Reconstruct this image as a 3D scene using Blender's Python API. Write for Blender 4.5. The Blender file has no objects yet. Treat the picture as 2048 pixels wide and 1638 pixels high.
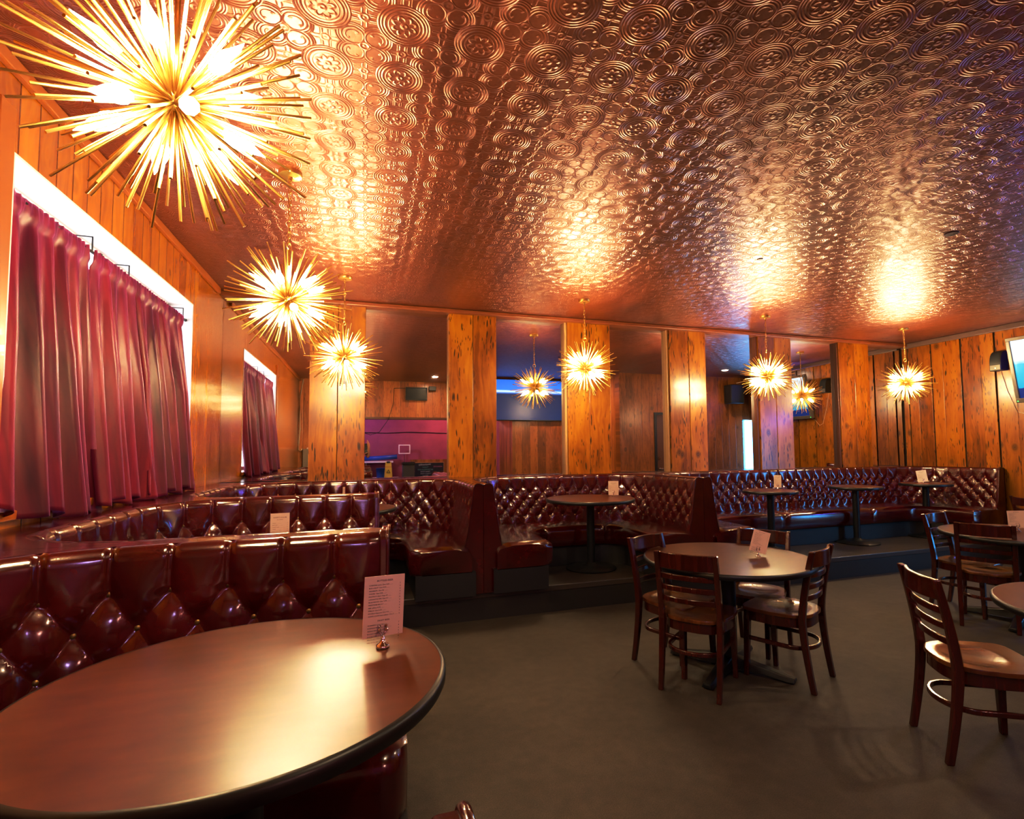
import bpy, bmesh, math, random
from mathutils import Vector, Matrix
random.seed(7)
C = bpy.context.scene.collection
PI = math.pi
R = math.radians

# ------------------------------------------------------------------ helpers
class MB:
    """collects geometry for ONE mesh object"""
    def __init__(s):
        s.bm = bmesh.new()
        s.rl = None
    def quad(s, *pts):
        return s.bm.faces.new([s.bm.verts.new(p) for p in pts])
    def box(s, x0, x1, y0, y1, z0, z1, M=None, rnd=None):
        r = bmesh.ops.create_cube(s.bm, size=1.0)
        T = Matrix.Translation(((x0+x1)/2, (y0+y1)/2, (z0+z1)/2)) @ Matrix.Diagonal((x1-x0, y1-y0, z1-z0, 1))
        if M is not None: T = M @ T
        bmesh.ops.transform(s.bm, matrix=T, verts=r['verts'])
        if rnd is not None:
            if s.rl is None: s.rl = s.bm.faces.layers.float.new('rnd')
            for v in r['verts']:
                for f in v.link_faces: f[s.rl] = rnd
        return r['verts']
    def cyl(s, p0, p1, r0, r1=None, seg=16, caps=True):
        p0 = Vector(p0); p1 = Vector(p1); d = p1-p0; L = d.length
        if r1 is None: r1 = r0
        q = Vector((0, 0, 1)).rotation_difference(d.normalized()).to_matrix().to_4x4()
        M = Matrix.Translation((p0+p1)/2) @ q
        bmesh.ops.create_cone(s.bm, cap_ends=caps, segments=seg, radius1=r0, radius2=max(r1, 1e-5), depth=L, matrix=M)
    def sphere(s, c, r, u=16, v=10, sc=(1, 1, 1)):
        M = Matrix.Translation(c) @ Matrix.Diagonal((sc[0], sc[1], sc[2], 1))
        bmesh.ops.create_uvsphere(s.bm, u_segments=u, v_segments=v, radius=r, matrix=M)
    def grid(s, rows, close_u=False, close_v=False):
        """rows: list of lists of points -> quad grid"""
        V = [[s.bm.verts.new(p) for p in row] for row in rows]
        n = len(V); m = len(V[0])
        for i in range(n if close_u else n-1):
            for j in range(m if close_v else m-1):
                a, b, c, d = V[i][j], V[(i+1) % n][j], V[(i+1) % n][(j+1) % m], V[i][(j+1) % m]
                try: s.bm.faces.new((a, b, c, d))
                except ValueError: pass
        return V
    def lathe(s, prof, c=(0, 0, 0), seg=32, caps=True):
        rows = []
        for r, z in prof:
            rows.append([(c[0]+r*math.cos(2*PI*k/seg), c[1]+r*math.sin(2*PI*k/seg), c[2]+z) for k in range(seg)])
        V = s.grid(rows, close_v=True)
        if caps and prof[0][0] > 1e-4: s.bm.faces.new(list(reversed(V[0])))
        if caps and prof[-1][0] > 1e-4: s.bm.faces.new(V[-1])
    def tube(s, pts, r, seg=8, closed=False, rx=None):
        """sweep a round (or oval: rx across, r up) section along pts"""
        P = [Vector(p) for p in pts]; n = len(P); rows = []
        up = Vector((0, 0, 1))
        for i in range(n):
            a = P[(i-1) % n] if (closed or i > 0) else P[i]
            b = P[(i+1) % n] if (closed or i < n-1) else P[i]
            t = (b-a).normalized()
            side = t.cross(up)
            if side.length < 1e-3: side = Vector((1, 0, 0))
            side.normalize(); w = side.cross(t).normalized()
            rr = r if rx is None else rx
            rows.append([P[i]+side*rr*math.cos(2*PI*k/seg)+w*r*math.sin(2*PI*k/seg) for k in range(seg)])
        V = s.grid(rows, close_u=closed, close_v=True)
        if not closed:
            s.bm.faces.new(list(reversed(V[0]))); s.bm.faces.new(V[-1])
    def bar(s, pts, w, h):
        """sweep rectangular section: w horizontal thickness, h height"""
        P = [Vector(p) for p in pts]; n = len(P); rows = []
        for i in range(n):
            t = (P[min(i+1, n-1)]-P[max(i-1, 0)]); t.z = 0; t.normalize()
            sd = Vector((t.y, -t.x, 0))*w/2; u = Vector((0, 0, h/2))
            rows.append([P[i]-sd-u, P[i]+sd-u, P[i]+sd+u, P[i]-sd+u])
        V = s.grid(rows, close_v=True)
        s.bm.faces.new(list(reversed(V[0]))); s.bm.faces.new(V[-1])
    def build(s, name, mat, parent=None, smooth=False, bevel=0, seg=2, angle=None, recalc=True):
        if recalc: bmesh.ops.recalc_face_normals(s.bm, faces=s.bm.faces)
        me = bpy.data.meshes.new(name); s.bm.to_mesh(me); s.bm.free()
        return link(name, me, mat, parent, smooth, bevel, seg, angle)

def link(name, me, mat, parent=None, smooth=False, bevel=0, seg=2, angle=None):
    o = bpy.data.objects.new(name, me); C.objects.link(o)
    for m in (mat if isinstance(mat, (list, tuple)) else [mat]): me.materials.append(m)
    if parent is not None: o.parent = parent
    if smooth:
        me.polygons.foreach_set('use_smooth', [True]*len(me.polygons))
        if angle:
            try: me.set_sharp_from_angle(angle=R(angle))
            except Exception: pass
    if bevel:
        b = o.modifiers.new('bevel', 'BEVEL'); b.width = bevel; b.segments = seg; b.limit_method = 'ANGLE'; b.angle_limit = R(40)
        try: b.harden_normals = False
        except Exception: pass
    return o

def thing(name, label, cat, loc=(0, 0, 0), rz=0, group=None):
    o = bpy.data.objects.new(name, None); C.objects.link(o)
    o.location = loc; o.rotation_euler = (0, 0, rz); o.empty_display_size = .1
    return tag(o, label, cat, group)
def tag(o, label, cat, group=None):
    o['label'] = label; o['category'] = cat
    if group: o['group'] = group
    return o
def struct(o, label=None):
    o['kind'] = 'structure'
    if label: o['label'] = label
    return o
def copy_tree(o, parent=None):
    c = o.copy(); C.objects.link(c); c.parent = parent
    for ch in kids(o): copy_tree(ch, c)
    return c
KID = {}
def kids(o):
    if o.name not in KID: KID[o.name] = [x for x in list(C.objects) if x.parent == o] if o.type == 'EMPTY' else []
    return KID[o.name]

# ------------------------------------------------------------------ node materials
class E:
    """tiny expression wrapper over Math nodes"""
    def __init__(s, nt, sock): s.nt = nt; s.s = sock
    @staticmethod
    def op(nt, o, *a, clamp=False):
        n = nt.nodes.new('ShaderNodeMath'); n.operation = o; n.use_clamp = clamp
        for i, x in enumerate(a):
            if isinstance(x, E): nt.links.new(x.s, n.inputs[i])
            else: n.inputs[i].default_value = float(x)
        return E(nt, n.outputs[0])
    def __add__(s, b): return E.op(s.nt, 'ADD', s, b)
    __radd__ = __add__
    def __sub__(s, b): return E.op(s.nt, 'SUBTRACT', s, b)
    def __rsub__(s, b): return E.op(s.nt, 'SUBTRACT', b, s)
    def __mul__(s, b): return E.op(s.nt, 'MULTIPLY', s, b)
    __rmul__ = __mul__
    def __truediv__(s, b): return E.op(s.nt, 'DIVIDE', s, b)
    def abs(s): return E.op(s.nt, 'ABSOLUTE', s)
    def sqrt(s): return E.op(s.nt, 'SQRT', s)
    def floor(s): return E.op(s.nt, 'FLOOR', s)
    def fract(s): return E.op(s.nt, 'FRACT', s)
    def sin(s): return E.op(s.nt, 'SINE', s)
    def mx(s, b): return E.op(s.nt, 'MAXIMUM', s, b)
    def mn(s, b): return E.op(s.nt, 'MINIMUM', s, b)
    def lt(s, b): return E.op(s.nt, 'LESS_THAN', s, b)
    def gt(s, b): return E.op(s.nt, 'GREATER_THAN', s, b)
    def pw(s, b): return E.op(s.nt, 'POWER', s, b)
    def clamp(s): return E.op(s.nt, 'ADD', s, 0, clamp=True)
    def ridge(s, r, w): return (1-(s-r).abs()*(1/w)).mx(0)
    def step(s, a, b):
        n = s.nt.nodes.new('ShaderNodeMapRange'); n.interpolation_type = 'SMOOTHSTEP'
        s.nt.links.new(s.s, n.inputs[0]); n.inputs[1].default_value = a; n.inputs[2].default_value = b
        if a > b:
            n.inputs[1].default_value = b; n.inputs[2].default_value = a; n.inputs[3].default_value = 1; n.inputs[4].default_value = 0
        return E(s.nt, n.outputs[0])

class Mat:
    def __init__(s, name):
        s.m = bpy.data.materials.new(name); s.m.use_nodes = True
        s.nt = s.m.node_tree; s.b = s.nt.nodes['Principled BSDF']
    def n(s, t): return s.nt.nodes.new(t)
    def l(s, a, b):
        s.nt.links.new(a.s if isinstance(a, E) else a, b)
    def set(s, **k):
        names = dict(base='Base Color', metal='Metallic', rough='Roughness', spec='Specular IOR Level', coat='Coat Weight', coatr='Coat Roughness',
                     em='Emission Color', ems='Emission Strength', ior='IOR', trans='Transmission Weight', alpha='Alpha', sheen='Sheen Weight', sheenr='Sheen Roughness', sheent='Sheen Tint')
        for a, v in k.items():
            i = s.b.inputs[names[a]]
            if isinstance(v, E): s.l(v, i)
            elif hasattr(v, 'is_linked'): s.nt.links.new(v, i)
            else: i.default_value = (*v, 1) if isinstance(v, tuple) and len(v) == 3 else v
        return s
    def obj(s):
        t = s.n('ShaderNodeTexCoord'); sp = s.n('ShaderNodeSeparateXYZ'); s.l(t.outputs['Object'], sp.inputs[0])
        return t.outputs['Object'], E(s.nt, sp.outputs[0]), E(s.nt, sp.outputs[1]), E(s.nt, sp.outputs[2])
    def vec(s, x, y, z=0.0):
        c = s.n('ShaderNodeCombineXYZ')
        for i, v in enumerate((x, y, z)):
            if isinstance(v, E): s.l(v, c.inputs[i])
            else: c.inputs[i].default_value = v
        return c.outputs[0]
    def noise(s, vec, scale=5, detail=3, rough=.5, dist=0, out=0):
        t = s.n('ShaderNodeTexNoise')
        if vec is not None: s.nt.links.new(vec, t.inputs['Vector'])
        t.inputs['Scale'].default_value = scale; t.inputs['Detail'].default_value = detail
        t.inputs['Roughness'].default_value = rough; t.inputs['Distortion'].default_value = dist
        return E(s.nt, t.outputs[out]) if out == 0 else t.outputs[out]
    def voro(s, vec, scale=5, rnd=1.0, out='Distance'):
        t = s.n('ShaderNodeTexVoronoi'); s.nt.links.new(vec, t.inputs['Vector'])
        t.inputs['Scale'].default_value = scale; t.inputs['Randomness'].default_value = rnd
        return E(s.nt, t.outputs[out]) if out == 'Distance' else t.outputs[out]
    def ramp(s, f, stops):
        r = s.n('ShaderNodeValToRGB'); s.l(f, r.inputs[0]); e = r.color_ramp.elements
        while len(e) < len(stops): e.new(.5)
        for k, (p, c) in enumerate(stops): e[k].position = p; e[k].color = (*c, 1)
        return r.outputs[0]
    def mix(s, f, a, b, mode='MIX'):
        m = s.n('ShaderNodeMix'); m.data_type = 'RGBA'; m.blend_type = mode
        if isinstance(f, E): s.l(f, m.inputs['Factor'])
        else: m.inputs['Factor'].default_value = f
        for k, v in (('A', a), ('B', b)):
            sk = [i for i in m.inputs if i.name == k and i.type == 'RGBA'][0]
            if isinstance(v, tuple): sk.default_value = (*v, 1)
            else: s.nt.links.new(v, sk)
        return [o for o in m.outputs if o.type == 'RGBA'][0]
    def attr(s, name):
        a = s.n('ShaderNodeAttribute'); a.attribute_name = name; return E(s.nt, a.outputs['Fac'])
    def bump(s, h, strength=.3, dist=.01, target='Normal', coat=True):
        b = s.n('ShaderNodeBump'); b.inputs['Strength'].default_value = strength; b.inputs['Distance'].default_value = dist
        s.l(h, b.inputs['Height']); s.nt.links.new(b.outputs[0], s.b.inputs['Normal'])
        if coat: s.nt.links.new(b.outputs[0], s.b.inputs['Coat Normal'])
        return s

def simple(name, base, rough=.5, metal=0, **k):
    return Mat(name).set(base=base, rough=rough, metal=metal, **k).m
def glow(name, col, st):
    return Mat(name).set(base=(0, 0, 0), em=col, ems=st, rough=.3).m

# ---- ceiling: embossed copper tin, circles and quatrefoils on a square lattice
P_T, TX0, TY0 = .2968, .7216, 2.004
def ceiling_mat():
    M = Mat('copper_tin'); o, x, y, z = M.obj()
    u = (x-TX0)*(1/P_T); v = (y-TY0)*(1/P_T)
    cu = (u-(u+.5).floor()); cv = (v-(v+.5).floor())            # -.5..+.5 about a circle centre
    au = cu.abs(); av = cv.abs()
    r = (cu*cu+cv*cv).sqrt()
    h = r.ridge(.330, .018)*.9+r.ridge(.292, .016)*.8+r.ridge(.250, .018)*.9+r.ridge(.20, .012)*.4
    ang = E.op(M.nt, 'ARCTAN2', cv, cu)
    pet = (ang*4).sin().abs()
    h = h+(r-(pet*.05+.105)).ridge(0, .03)*.8+r.ridge(.03, .03)*.8
    # quatrefoil about (.5,.5)
    qu = .5-au; qv = .5-av
    dx = qu-.152; dy = qv-.152
    d = (dx*dx+dy*dy).sqrt()
    inq = d.step(.20, .19)
    h2 = d.ridge(.214, .016)*.9+d.ridge(.182, .015)*.8+d.ridge(.142, .016)*.9
    s1 = qu-.205; s2 = qv-.105; s3 = qu-.105; s4 = qv-.205
    sc1 = (s1*s1+s2*s2).sqrt(); sc2 = (s3*s3+s4*s4).sqrt()
    h2 = h2+d.ridge(.092, .013)*.7*(dx+dy).step(-.035, -.005)+sc1.ridge(.0, .024)*.6+sc2.ridge(.0, .024)*.6
    rq = (qu*qu+qv*qv).sqrt()
    h2 = h2*rq.step(.07, .09)+rq.ridge(.06, .035)*.8+rq.ridge(0, .03)*.7
    # straps with little flowers on the half lattice
    f1 = (qu*qu+av*av).sqrt(); f2 = (au*au+qv*qv).sqrt(); fl = f1.mn(f2)
    mask = r.step(.345, .36)*d.step(.225, .24)
    st = av.ridge(.035, .016)+au.ridge(.035, .016)+av.ridge(.065, .012)*.6+au.ridge(.065, .012)*.6+qv.ridge(.03, .014)+qu.ridge(.03, .014)
    fm = fl.step(.07, .085)
    h3 = st*.55*fm*mask+(fl.ridge(.05, .03)+fl.ridge(0, .03))*.7*mask
    H = h+h2*r.step(.345, .352)+h3
    pl = M.noise(o, 1.3, 3, .55)
    H2 = H+pl*.0
    n1 = M.noise(M.vec(x*2.2, y*.5, 0), 1.6, 4, .6)
    n2 = M.noise(o, 55, 2, .6)
    base = M.ramp(n1*.8+n2*.2, [(.3, (0.1600, 0.0336, 0.0112)), (.52, (0.2720, 0.0720, 0.0256)), (.72, (0.3680, 0.1200, 0.0480))])
    M.set(base=base, metal=.70, spec=.6, coat=.75, coatr=.32)
    M.set(rough=n1*.14+.30)
    M.bump(H2, .36, .0070)
    return M.m

def wood(name, axis, cols, knots=.6, holes=.6, bead=None, rough=.32, boardw=None, coat=.25, dark=.35):
    """vertical timber; axis = across-the-grain object axis ('x' or 'y')"""
    M = Mat(name); o, x, y, z = M.obj()
    a = x if axis == 'x' else y
    if boardw:
        bi = (a*(1/boardw)).floor()
        w = M.n('ShaderNodeTexWhiteNoise'); w.noise_dimensions = '1D'; M.l(bi, w.inputs['W']); rnd = E(M.nt, w.outputs['Value'])
    else: rnd = M.attr('rnd')
    warp = M.noise(M.vec(a*3, z*1.1+rnd*31, rnd*17), 1.5, 2, .5)
    kv = M.vec(a*5.0+rnd*13, z*3.6+rnd*37, 0)
    kd = M.voro(kv, 1.0)
    kg = M.n('ShaderNodeSeparateColor'); M.nt.links.new(M.voro(kv, 1.0, 1.0, 'Color'), kg.inputs[0])
    kd = kd+E(M.nt, kg.outputs[0]).step(.62, .60)*.5
    kd2 = kd+(warp-.5)*.12
    gv = M.vec(a*26+warp*6+rnd*60, z*1.5+rnd*9, rnd*5)
    bl = M.noise(M.vec(a*4+rnd*23, z*1.6+rnd*41, 0), 1, 3, .6)
    g = M.noise(gv, 1, 4, .62)*.45+bl*.55
    rings = ((kd2*34).sin()*.5+.5)*kd2.step(.42, .12)
    g2 = g*.95+rings*.13+(rnd-.5)*.22-.05
    col = M.ramp(g2, [(.27, cols[0]), (.46, cols[1]), (.68, cols[2])])
    if knots:
        kc = kd2.step(.17, .07)*knots*.85
        halo = kd2.step(.36, .10)*.6*knots
        col = M.mix(halo, col, tuple(c*.45 for c in cols[0]))
        col = M.mix(kc, col, M.ramp((kd2*70).sin()*.5+.5, [(.3, (.05, .014, .004)), (.7, (.12, .036, .008))]))
    if holes:
        hd = M.voro(M.vec(a*36+rnd*9+(warp-.5)*4, z*5.2+rnd*21, 0), 1.0)
        hm = M.noise(M.vec(a*5+rnd*50, z*.9+rnd*5, 0), 1.0, 1, .5)
        hd2 = M.voro(M.vec(a*55+rnd*19+(warp-.5)*4, z*9+rnd*11, 0), 1.0)
        hm2 = M.noise(M.vec(a*7+rnd*20, z*1.6+rnd*15, 3), 1.0, 1, .5)
        hh = (hd.step(.31, .18)*hm.step(.45, .54)).mx(hd2.step(.26, .14)*hm2.step(.46, .54))*holes
        col = M.mix(hh, col, (.03, .008, .003))
    H = g*.25
    if bead:
        f = (a*(1/bead)).fract(); e = (f-.5).abs()
        gr = e.step(.455, .49)
        col = M.mix(gr*dark, col, (.05, .012, .003))
        H = H-gr*2.0
    M.set(base=col, rough=rough, coat=coat, coatr=.18)
    M.bump(H, .28, .004)
    return M.m

def leather():
    M = Mat('oxblood_vinyl'); o, x, y, z = M.obj()
    n = M.noise(o, 6, 3, .6); f = M.noise(o, 230, 2, .6)
    w = M.noise(o, 22, 4, .65, 1.2)
    c = M.ramp(n, [(.3, (.032, .0011, .0016)), (.6, (.062, .0024, .0028)), (.8, (.085, .0040, .0036))])
    M.set(base=c, rough=w*.10+.14, spec=.6, coat=.5, coatr=.10)
    M.bump(w*.5+f*.06, .10, .003)
    return M.m
def tabletop():
    M = Mat('red_brown_laminate'); o, x, y, z = M.obj()
    n = M.noise(M.vec(x*2, y*6, z), 4, 3, .5, .3); b = M.noise(o, 9, 3, .6); f = M.noise(o, 160, 2, .6)
    c = M.ramp(n*.55+b*.45, [(.22, (0.0468, 0.0094, 0.0031)), (.52, (0.0819, 0.0195, 0.0055)), (.90, (0.1326, 0.0374, 0.0101))])
    M.set(base=c, rough=b*.04+.282, spec=.45)
    return M.m
def floor_mat():
    M = Mat('dark_carpet'); o, x, y, z = M.obj()
    n = M.noise(o, 1.3, 4, .6); m = M.noise(o, 14, 3, .6); f = M.noise(o, 190, 2, .7)
    c = M.ramp(n*.32+m*.2+f*.48, [(.34, (0.0262, 0.0188, 0.0127)), (.5, (0.0558, 0.0407, 0.0276)), (.66, (0.0984, 0.0730, 0.0507))])
    M.set(base=c, rough=.62, spec=.35)
    M.bump(f+m*.4, .5, .004, coat=False)
    return M.m
def chairwood():
    M = Mat('mahogany_lacquer'); o, x, y, z = M.obj()
    g = M.noise(M.vec(x*30, y*30, z*3), 1, 3, .6)
    c = M.ramp(g, [(.3, (.028, .0030, .0016)), (.6, (.056, .0062, .0030)), (.8, (.082, .0105, .0045))])
    return M.set(base=c, rough=.2, spec=.5, coat=.4, coatr=.1).m
def seatwood():
    M = Mat('walnut_seat'); o, x, y, z = M.obj()
    g = M.noise(M.vec(x*26, y*2.2, z), 1, 4, .6, .5)
    c = M.ramp(g, [(.3, (.055, .014, .004)), (.55, (.12, .034, .008)), (.75, (.19, .065, .016))])
    return M.set(base=c, rough=.22, coat=.35, coatr=.12).m
def curtain_mat():
    M = Mat('crimson_taffeta'); o, x, y, z = M.obj()
    n = M.noise(M.vec(y*26, z*1.5, 0), 1, 3, .6); b = M.noise(M.vec(y*4.5, z*.35, 0), 1, 2, .5)
    lw = M.n('ShaderNodeLayerWeight'); lw.inputs['Blend'].default_value = .35
    c = M.ramp(n*.4+b*.6, [(.32, (.040, .002, .010)), (.5, (.15, .006, .020)), (.68, (.32, .018, .032))])
    c2 = M.mix(E(M.nt, lw.outputs['Facing']), c, (.13, .015, .15))
    M.set(base=c2, rough=.38, spec=.4, sheen=.6, sheenr=.35, sheent=(.8, .25, .45, 1))
    M.bump(n, .25, .003, coat=False)
    # thin cloth: some daylight comes through
    tr = M.n('ShaderNodeBsdfTranslucent'); M.nt.links.new(c, tr.inputs[0])
    mx = M.n('ShaderNodeMixShader'); mx.inputs[0].default_value = .06
    out = M.nt.nodes['Material Output']
    M.nt.links.new(M.b.outputs[0], mx.inputs[1]); M.nt.links.new(tr.outputs[0], mx.inputs[2]); M.nt.links.new(mx.outputs[0], out.inputs[0])
    return M.m
def purple_mat():
    M = Mat('magenta_plaster'); o, x, y, z = M.obj()
    n = M.noise(o, 2.5, 4, .6)
    return M.set(base=M.ramp(n, [(.3, (.30, .07, .13)), (.7, (.38, .09, .16))]), rough=.8).m
def screen_sea():
    M = Mat('screen_sea'); o, x, y, z = M.obj()
    n = M.noise(M.vec(y*6, z*14, 0), 1, 3, .6)
    c = M.ramp((z*1.0)+(n-.5)*.10, [(.0, (.01, .03, .16)), (.165, (.012, .035, .18)), (.18, (.02, .34, .56)), (.58, (.05, .46, .64)), (.68, (.75, .85, .9))])
    return M.set(base=(.01, .01, .01), rough=.15, em=c, ems=1.6).m
def screen_blue():
    M = Mat('screen_blue'); o, x, y, z = M.obj()
    c = M.ramp(z, [(.0, (.004, .012, .05)), (.64, (.006, .012, .04)), (.67, (.02, .07, .26)), (.71, (.30, .45, .75)), (.75, (.02, .10, .40)), (.98, (.012, .08, .36))])
    return M.set(base=(.01, .01, .012), rough=.22, em=c, ems=4.0).m
def daylight_mat():
    M = Mat('daylit_frosted_pane'); o, x, y, z = M.obj()
    n = M.noise(M.vec(x, y*2, z*2), 2, 2, .5)
    return M.set(base=(.8, .85, .9), rough=.3, em=M.ramp(n, [(.3, (.70, .84, 1.0)), (.7, (.9, .95, 1.0))]), ems=7.0).m

MAT = dict(
    ceil=ceiling_mat(), leather=leather(), top=tabletop(), floor=floor_mat(), chair=chairwood(), seat=seatwood(), curtain=curtain_mat(), purple=purple_mat(),
    pilaster=wood('knotty_pine', 'x', ((0.1677, 0.0459, 0.0013), (0.3354, 0.1245, 0.0030), (0.4561, 0.2031, 0.0060)), .9, 1.0),
    rightwood=wood('wormy_pine', 'y', ((0.1409, 0.0358, 0.0013), (0.3019, 0.1030, 0.0026), (0.4025, 0.1682, 0.0052)), .9, 1.0),
    rearwood=wood('aged_pine', 'x', ((.20, .055, .008), (.38, .12, .02), (.50, .19, .035)), .6, .5, bead=.19, boardw=.19, rough=.4),
    rearside=wood('aged_pine_side', 'y', ((.20, .055, .008), (.38, .12, .02), (.50, .19, .035)), .5, .3, bead=.12, boardw=.12, rough=.4),
    leftwood=wood('amber_beadboard', 'y', ((0.2519, 0.0682, 0.0022), (0.4001, 0.1256, 0.0043), (0.4891, 0.1866, 0.0082)), .35, .12, bead=.145, boardw=.145, rough=.26, coat=.5, dark=.85),
    leftfine=wood('amber_fine_beadboard', 'y', ((0.2519, 0.0682, 0.0022), (0.4001, 0.1256, 0.0043), (0.4891, 0.1866, 0.0082)), .0, .0, bead=.048, boardw=.096, rough=.22, coat=.6, dark=.55),
    trimwood=simple('amber_trim', (0.3276, 0.0936, 0.0094), .35, coat=.3),
    darktrim=simple('brown_trim', (.10, .028, .010), .45),
    greytrim=simple('grey_brown_trim', (.13, .075, .055), .5),
    black=simple('black_edge', (.005, .005, .006), .38),
    iron=simple('black_iron', (.006, .0065, .007), .42, .2),
    brass=simple('satin_brass', (.78, .54, .17), .30, 1.0),
    button=simple('antique_brass', (.16, .10, .03), .35, .85),
    chrome=simple('chrome', (.75, .72, .70), .08, 1.0),
    bulb=glow('lit_bulb', (1.0, .75, .43), 560.0),
    card=simple('cream_card', (.70, .54, .43), .7),
    ink=simple('ink', (.10, .045, .02), .8),
    plast=simple('black_plastic', (.012, .012, .013), .4),
    grill=simple('speaker_grille', (.02, .022, .025), .7),
    silver=simple('grey_bezel', (.16, .14, .12), .35, .5),
    mirror=simple('mirror_glass', (.80, .79, .78), .012, 1.0),
    sea=screen_sea(), blue=screen_blue(), day=daylight_mat(),
    white=simple('white_paint', (.75, .74, .72), .5),
    recess=simple('pale_reveal', (.62, .60, .62), .5),
    plinth=simple('black_plinth', (.010, .009, .009), .5),
    plat=Mat('dark_plank').m, riser=simple('dark_riser', (.022, .018, .016), .4),
    wire=simple('cream_wire', (.55, .45, .30), .6), blackwire=simple('black_wire', (.01, .01, .01), .6),
    yellow=simple('yellow_plastic', (.62, .50, .04), .4), bluep=simple('blue_plastic', (.02, .10, .45), .4), grey=simple('grey_plastic', (.10, .095, .09), .6),
    board=simple('chalk_black', (.010, .016, .022), .7), beige=simple('beige_metal', (.23, .18, .13), .5),
    brown=simple('brown_door', (.16, .06, .03), .35), chalkw=simple('chalk_white', (.55, .60, .62), .9), chalkp=simple('chalk_pink', (.55, .15, .30), .9), chalkg=simple('chalk_green', (.15, .45, .40), .9),
    tan=simple('unfinished_oak', (.36, .20, .08), .5), green=glow('green_led', (.1, 1, .2), 3), skin=simple('skin', (.45, .22, .14), .5), cloth=simple('dark_shirt', (.02, .02, .025), .8),
)
def plank_setup():
    m = MAT['plat']; M = Mat.__new__(Mat); M.m = m; M.nt = m.node_tree; M.b = M.nt.nodes['Principled BSDF']
    o, x, y, z = M.obj()
    g = M.noise(M.vec(x*2, y*22, 0), 1, 4, .6)
    f = (y*(1/.11)).fract(); e = (f-.5).abs().step(.46, .49)
    c = M.mix(e, M.ramp(g, [(.3, (.020, .014, .010)), (.7, (.055, .038, .028))]), (.006, .004, .003))
    M.set(base=c, rough=.38); M.bump(g-e, .2, .003, coat=False)
plank_setup()

# ------------------------------------------------------------------ text
def text_mesh(s, size, align='LEFT'):
    cu = bpy.data.curves.new('t', 'FONT'); cu.body = s; cu.size = size; cu.align_x = align; cu.resolution_u = 2
    ob = bpy.data.objects.new('t', cu); C.objects.link(ob)
    dg = bpy.context.evaluated_depsgraph_get(); dg.update()
    me = bpy.data.meshes.new_from_object(ob.evaluated_get(dg)); bpy.data.objects.remove(ob); bpy.data.curves.remove(cu)
    return me
def text_obj(name, lines, mat, parent):
    """lines: (text, x, y, size, align) laid in the XY plane of one mesh, then stood up (x, -, z)"""
    bm = bmesh.new()
    for (s, x, y, sz, al) in lines:
        me = text_mesh(s, sz, al)
        n0 = len(bm.verts); bm.from_mesh(me); bm.verts.ensure_lookup_table()
        for v in bm.verts[n0:]: v.co = Vector((v.co.x+x, 0, v.co.y+y))
        bpy.data.meshes.remove(me)
    me = bpy.data.meshes.new(name); bm.to_mesh(me); bm.free()
    return link(name, me, mat, parent)

# ================================================================== THE ROOM
XL, XR, YB, ZC = -1.417, 8.27, 6.135, 3.15
m = MB(); m.quad((-1.7, -3.6, 0), (9.2, -3.6, 0), (9.2, 6.4, 0), (-1.7, 6.4, 0)); struct(m.build('floor', MAT['floor'], recalc=False))
m = MB(); m.quad((-1.7, -3.6, ZC), (-1.7, 6.4, ZC), (9.2, 6.4, ZC), (9.2, -3.6, ZC)); struct(m.build('ceiling', MAT['ceil'], recalc=False))
# platform under the booths
m = MB(); m.box(XL, 8.27, 4.665, 6.135, .0, .24); m.box(XL, .12, -.38, 4.665, 0, .24)
pl = struct(m.build('trim_1', MAT['plat']))
m = MB(); m.box(.11, 8.27, 4.645, 4.675, .19, .243); m.build('nosing', simple('nosing_wood', (.05, .035, .026), .35), pl, bevel=.006)
m = MB(); m.box(.11, 8.27, 4.652, 4.666, .0, .19); m.build('riser', MAT['riser'], pl)
# left wall with its window opening
W1 = (2.72, 5.14, 1.255, 2.775)
def wall_left():
    m = MB(); x1 = XL; x0 = XL-.22
    m.box(x0, x1, -.6, W1[0], 0, ZC)
    m.box(x0, x1, W1[0], W1[1], 0, W1[2]); m.box(x0, x1, W1[0], W1[1], W1[3], ZC)
    w = struct(m.build('wall_left', MAT['leftwood']))
    m = MB(); m.box(x0, x1, W1[1], 6.135, 0, ZC); m.build('fine_panel', MAT['leftfine'], w)
    return w
wall_left()
m = MB(); m.box(XL, XL+.03, -.6, 5.9, ZC-.062, ZC); struct(m.build('trim_2', MAT['trimwood'], bevel=.008))
m = MB(); m.box(XL, XL+.018, 2.60, 2.70, 1.2, 2.95); struct(m.build('trim_3', MAT['trimwood'], bevel=.004))
for k, (a, b, c, d) in enumerate((W1,)):
    m = MB(); t = .012; x0 = XL-.21; x1 = XL+.004
    m.box(x0, x1, a, a+t, c, d); m.box(x0, x1, b-t, b, c, d); m.box(x0, x1, a+t, b-t, d-t, d)
    w = struct(m.build('window_%d' % (k+1), MAT['recess']))
    m = MB(); m.box(XL-.21, XL+.02, a-.03, b+.03, c-.03, c+.012); m.build('window_sill', MAT['trimwood'], w, bevel=.006)
    m = MB(); x = XL-.19
    for yy in (a+.012, (a+b)/2-.025, b-.062): m.box(x-.02, x+.02, yy, yy+.05, c+.012, d-.012)
    m.box(x-.02, x+.02, a+.012, b-.012, c+.012, c+.06); m.box(x-.02, x+.02, a+.012, b-.012, d-.062, d-.012)
    m.build('window_frame', MAT['white'], w, bevel=.004)
    m = MB(); m.box(x-.028, x-.022, a+.012, b-.012, c+.012, d-.012); m.build('window_pane', MAT['day'], w)

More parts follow.
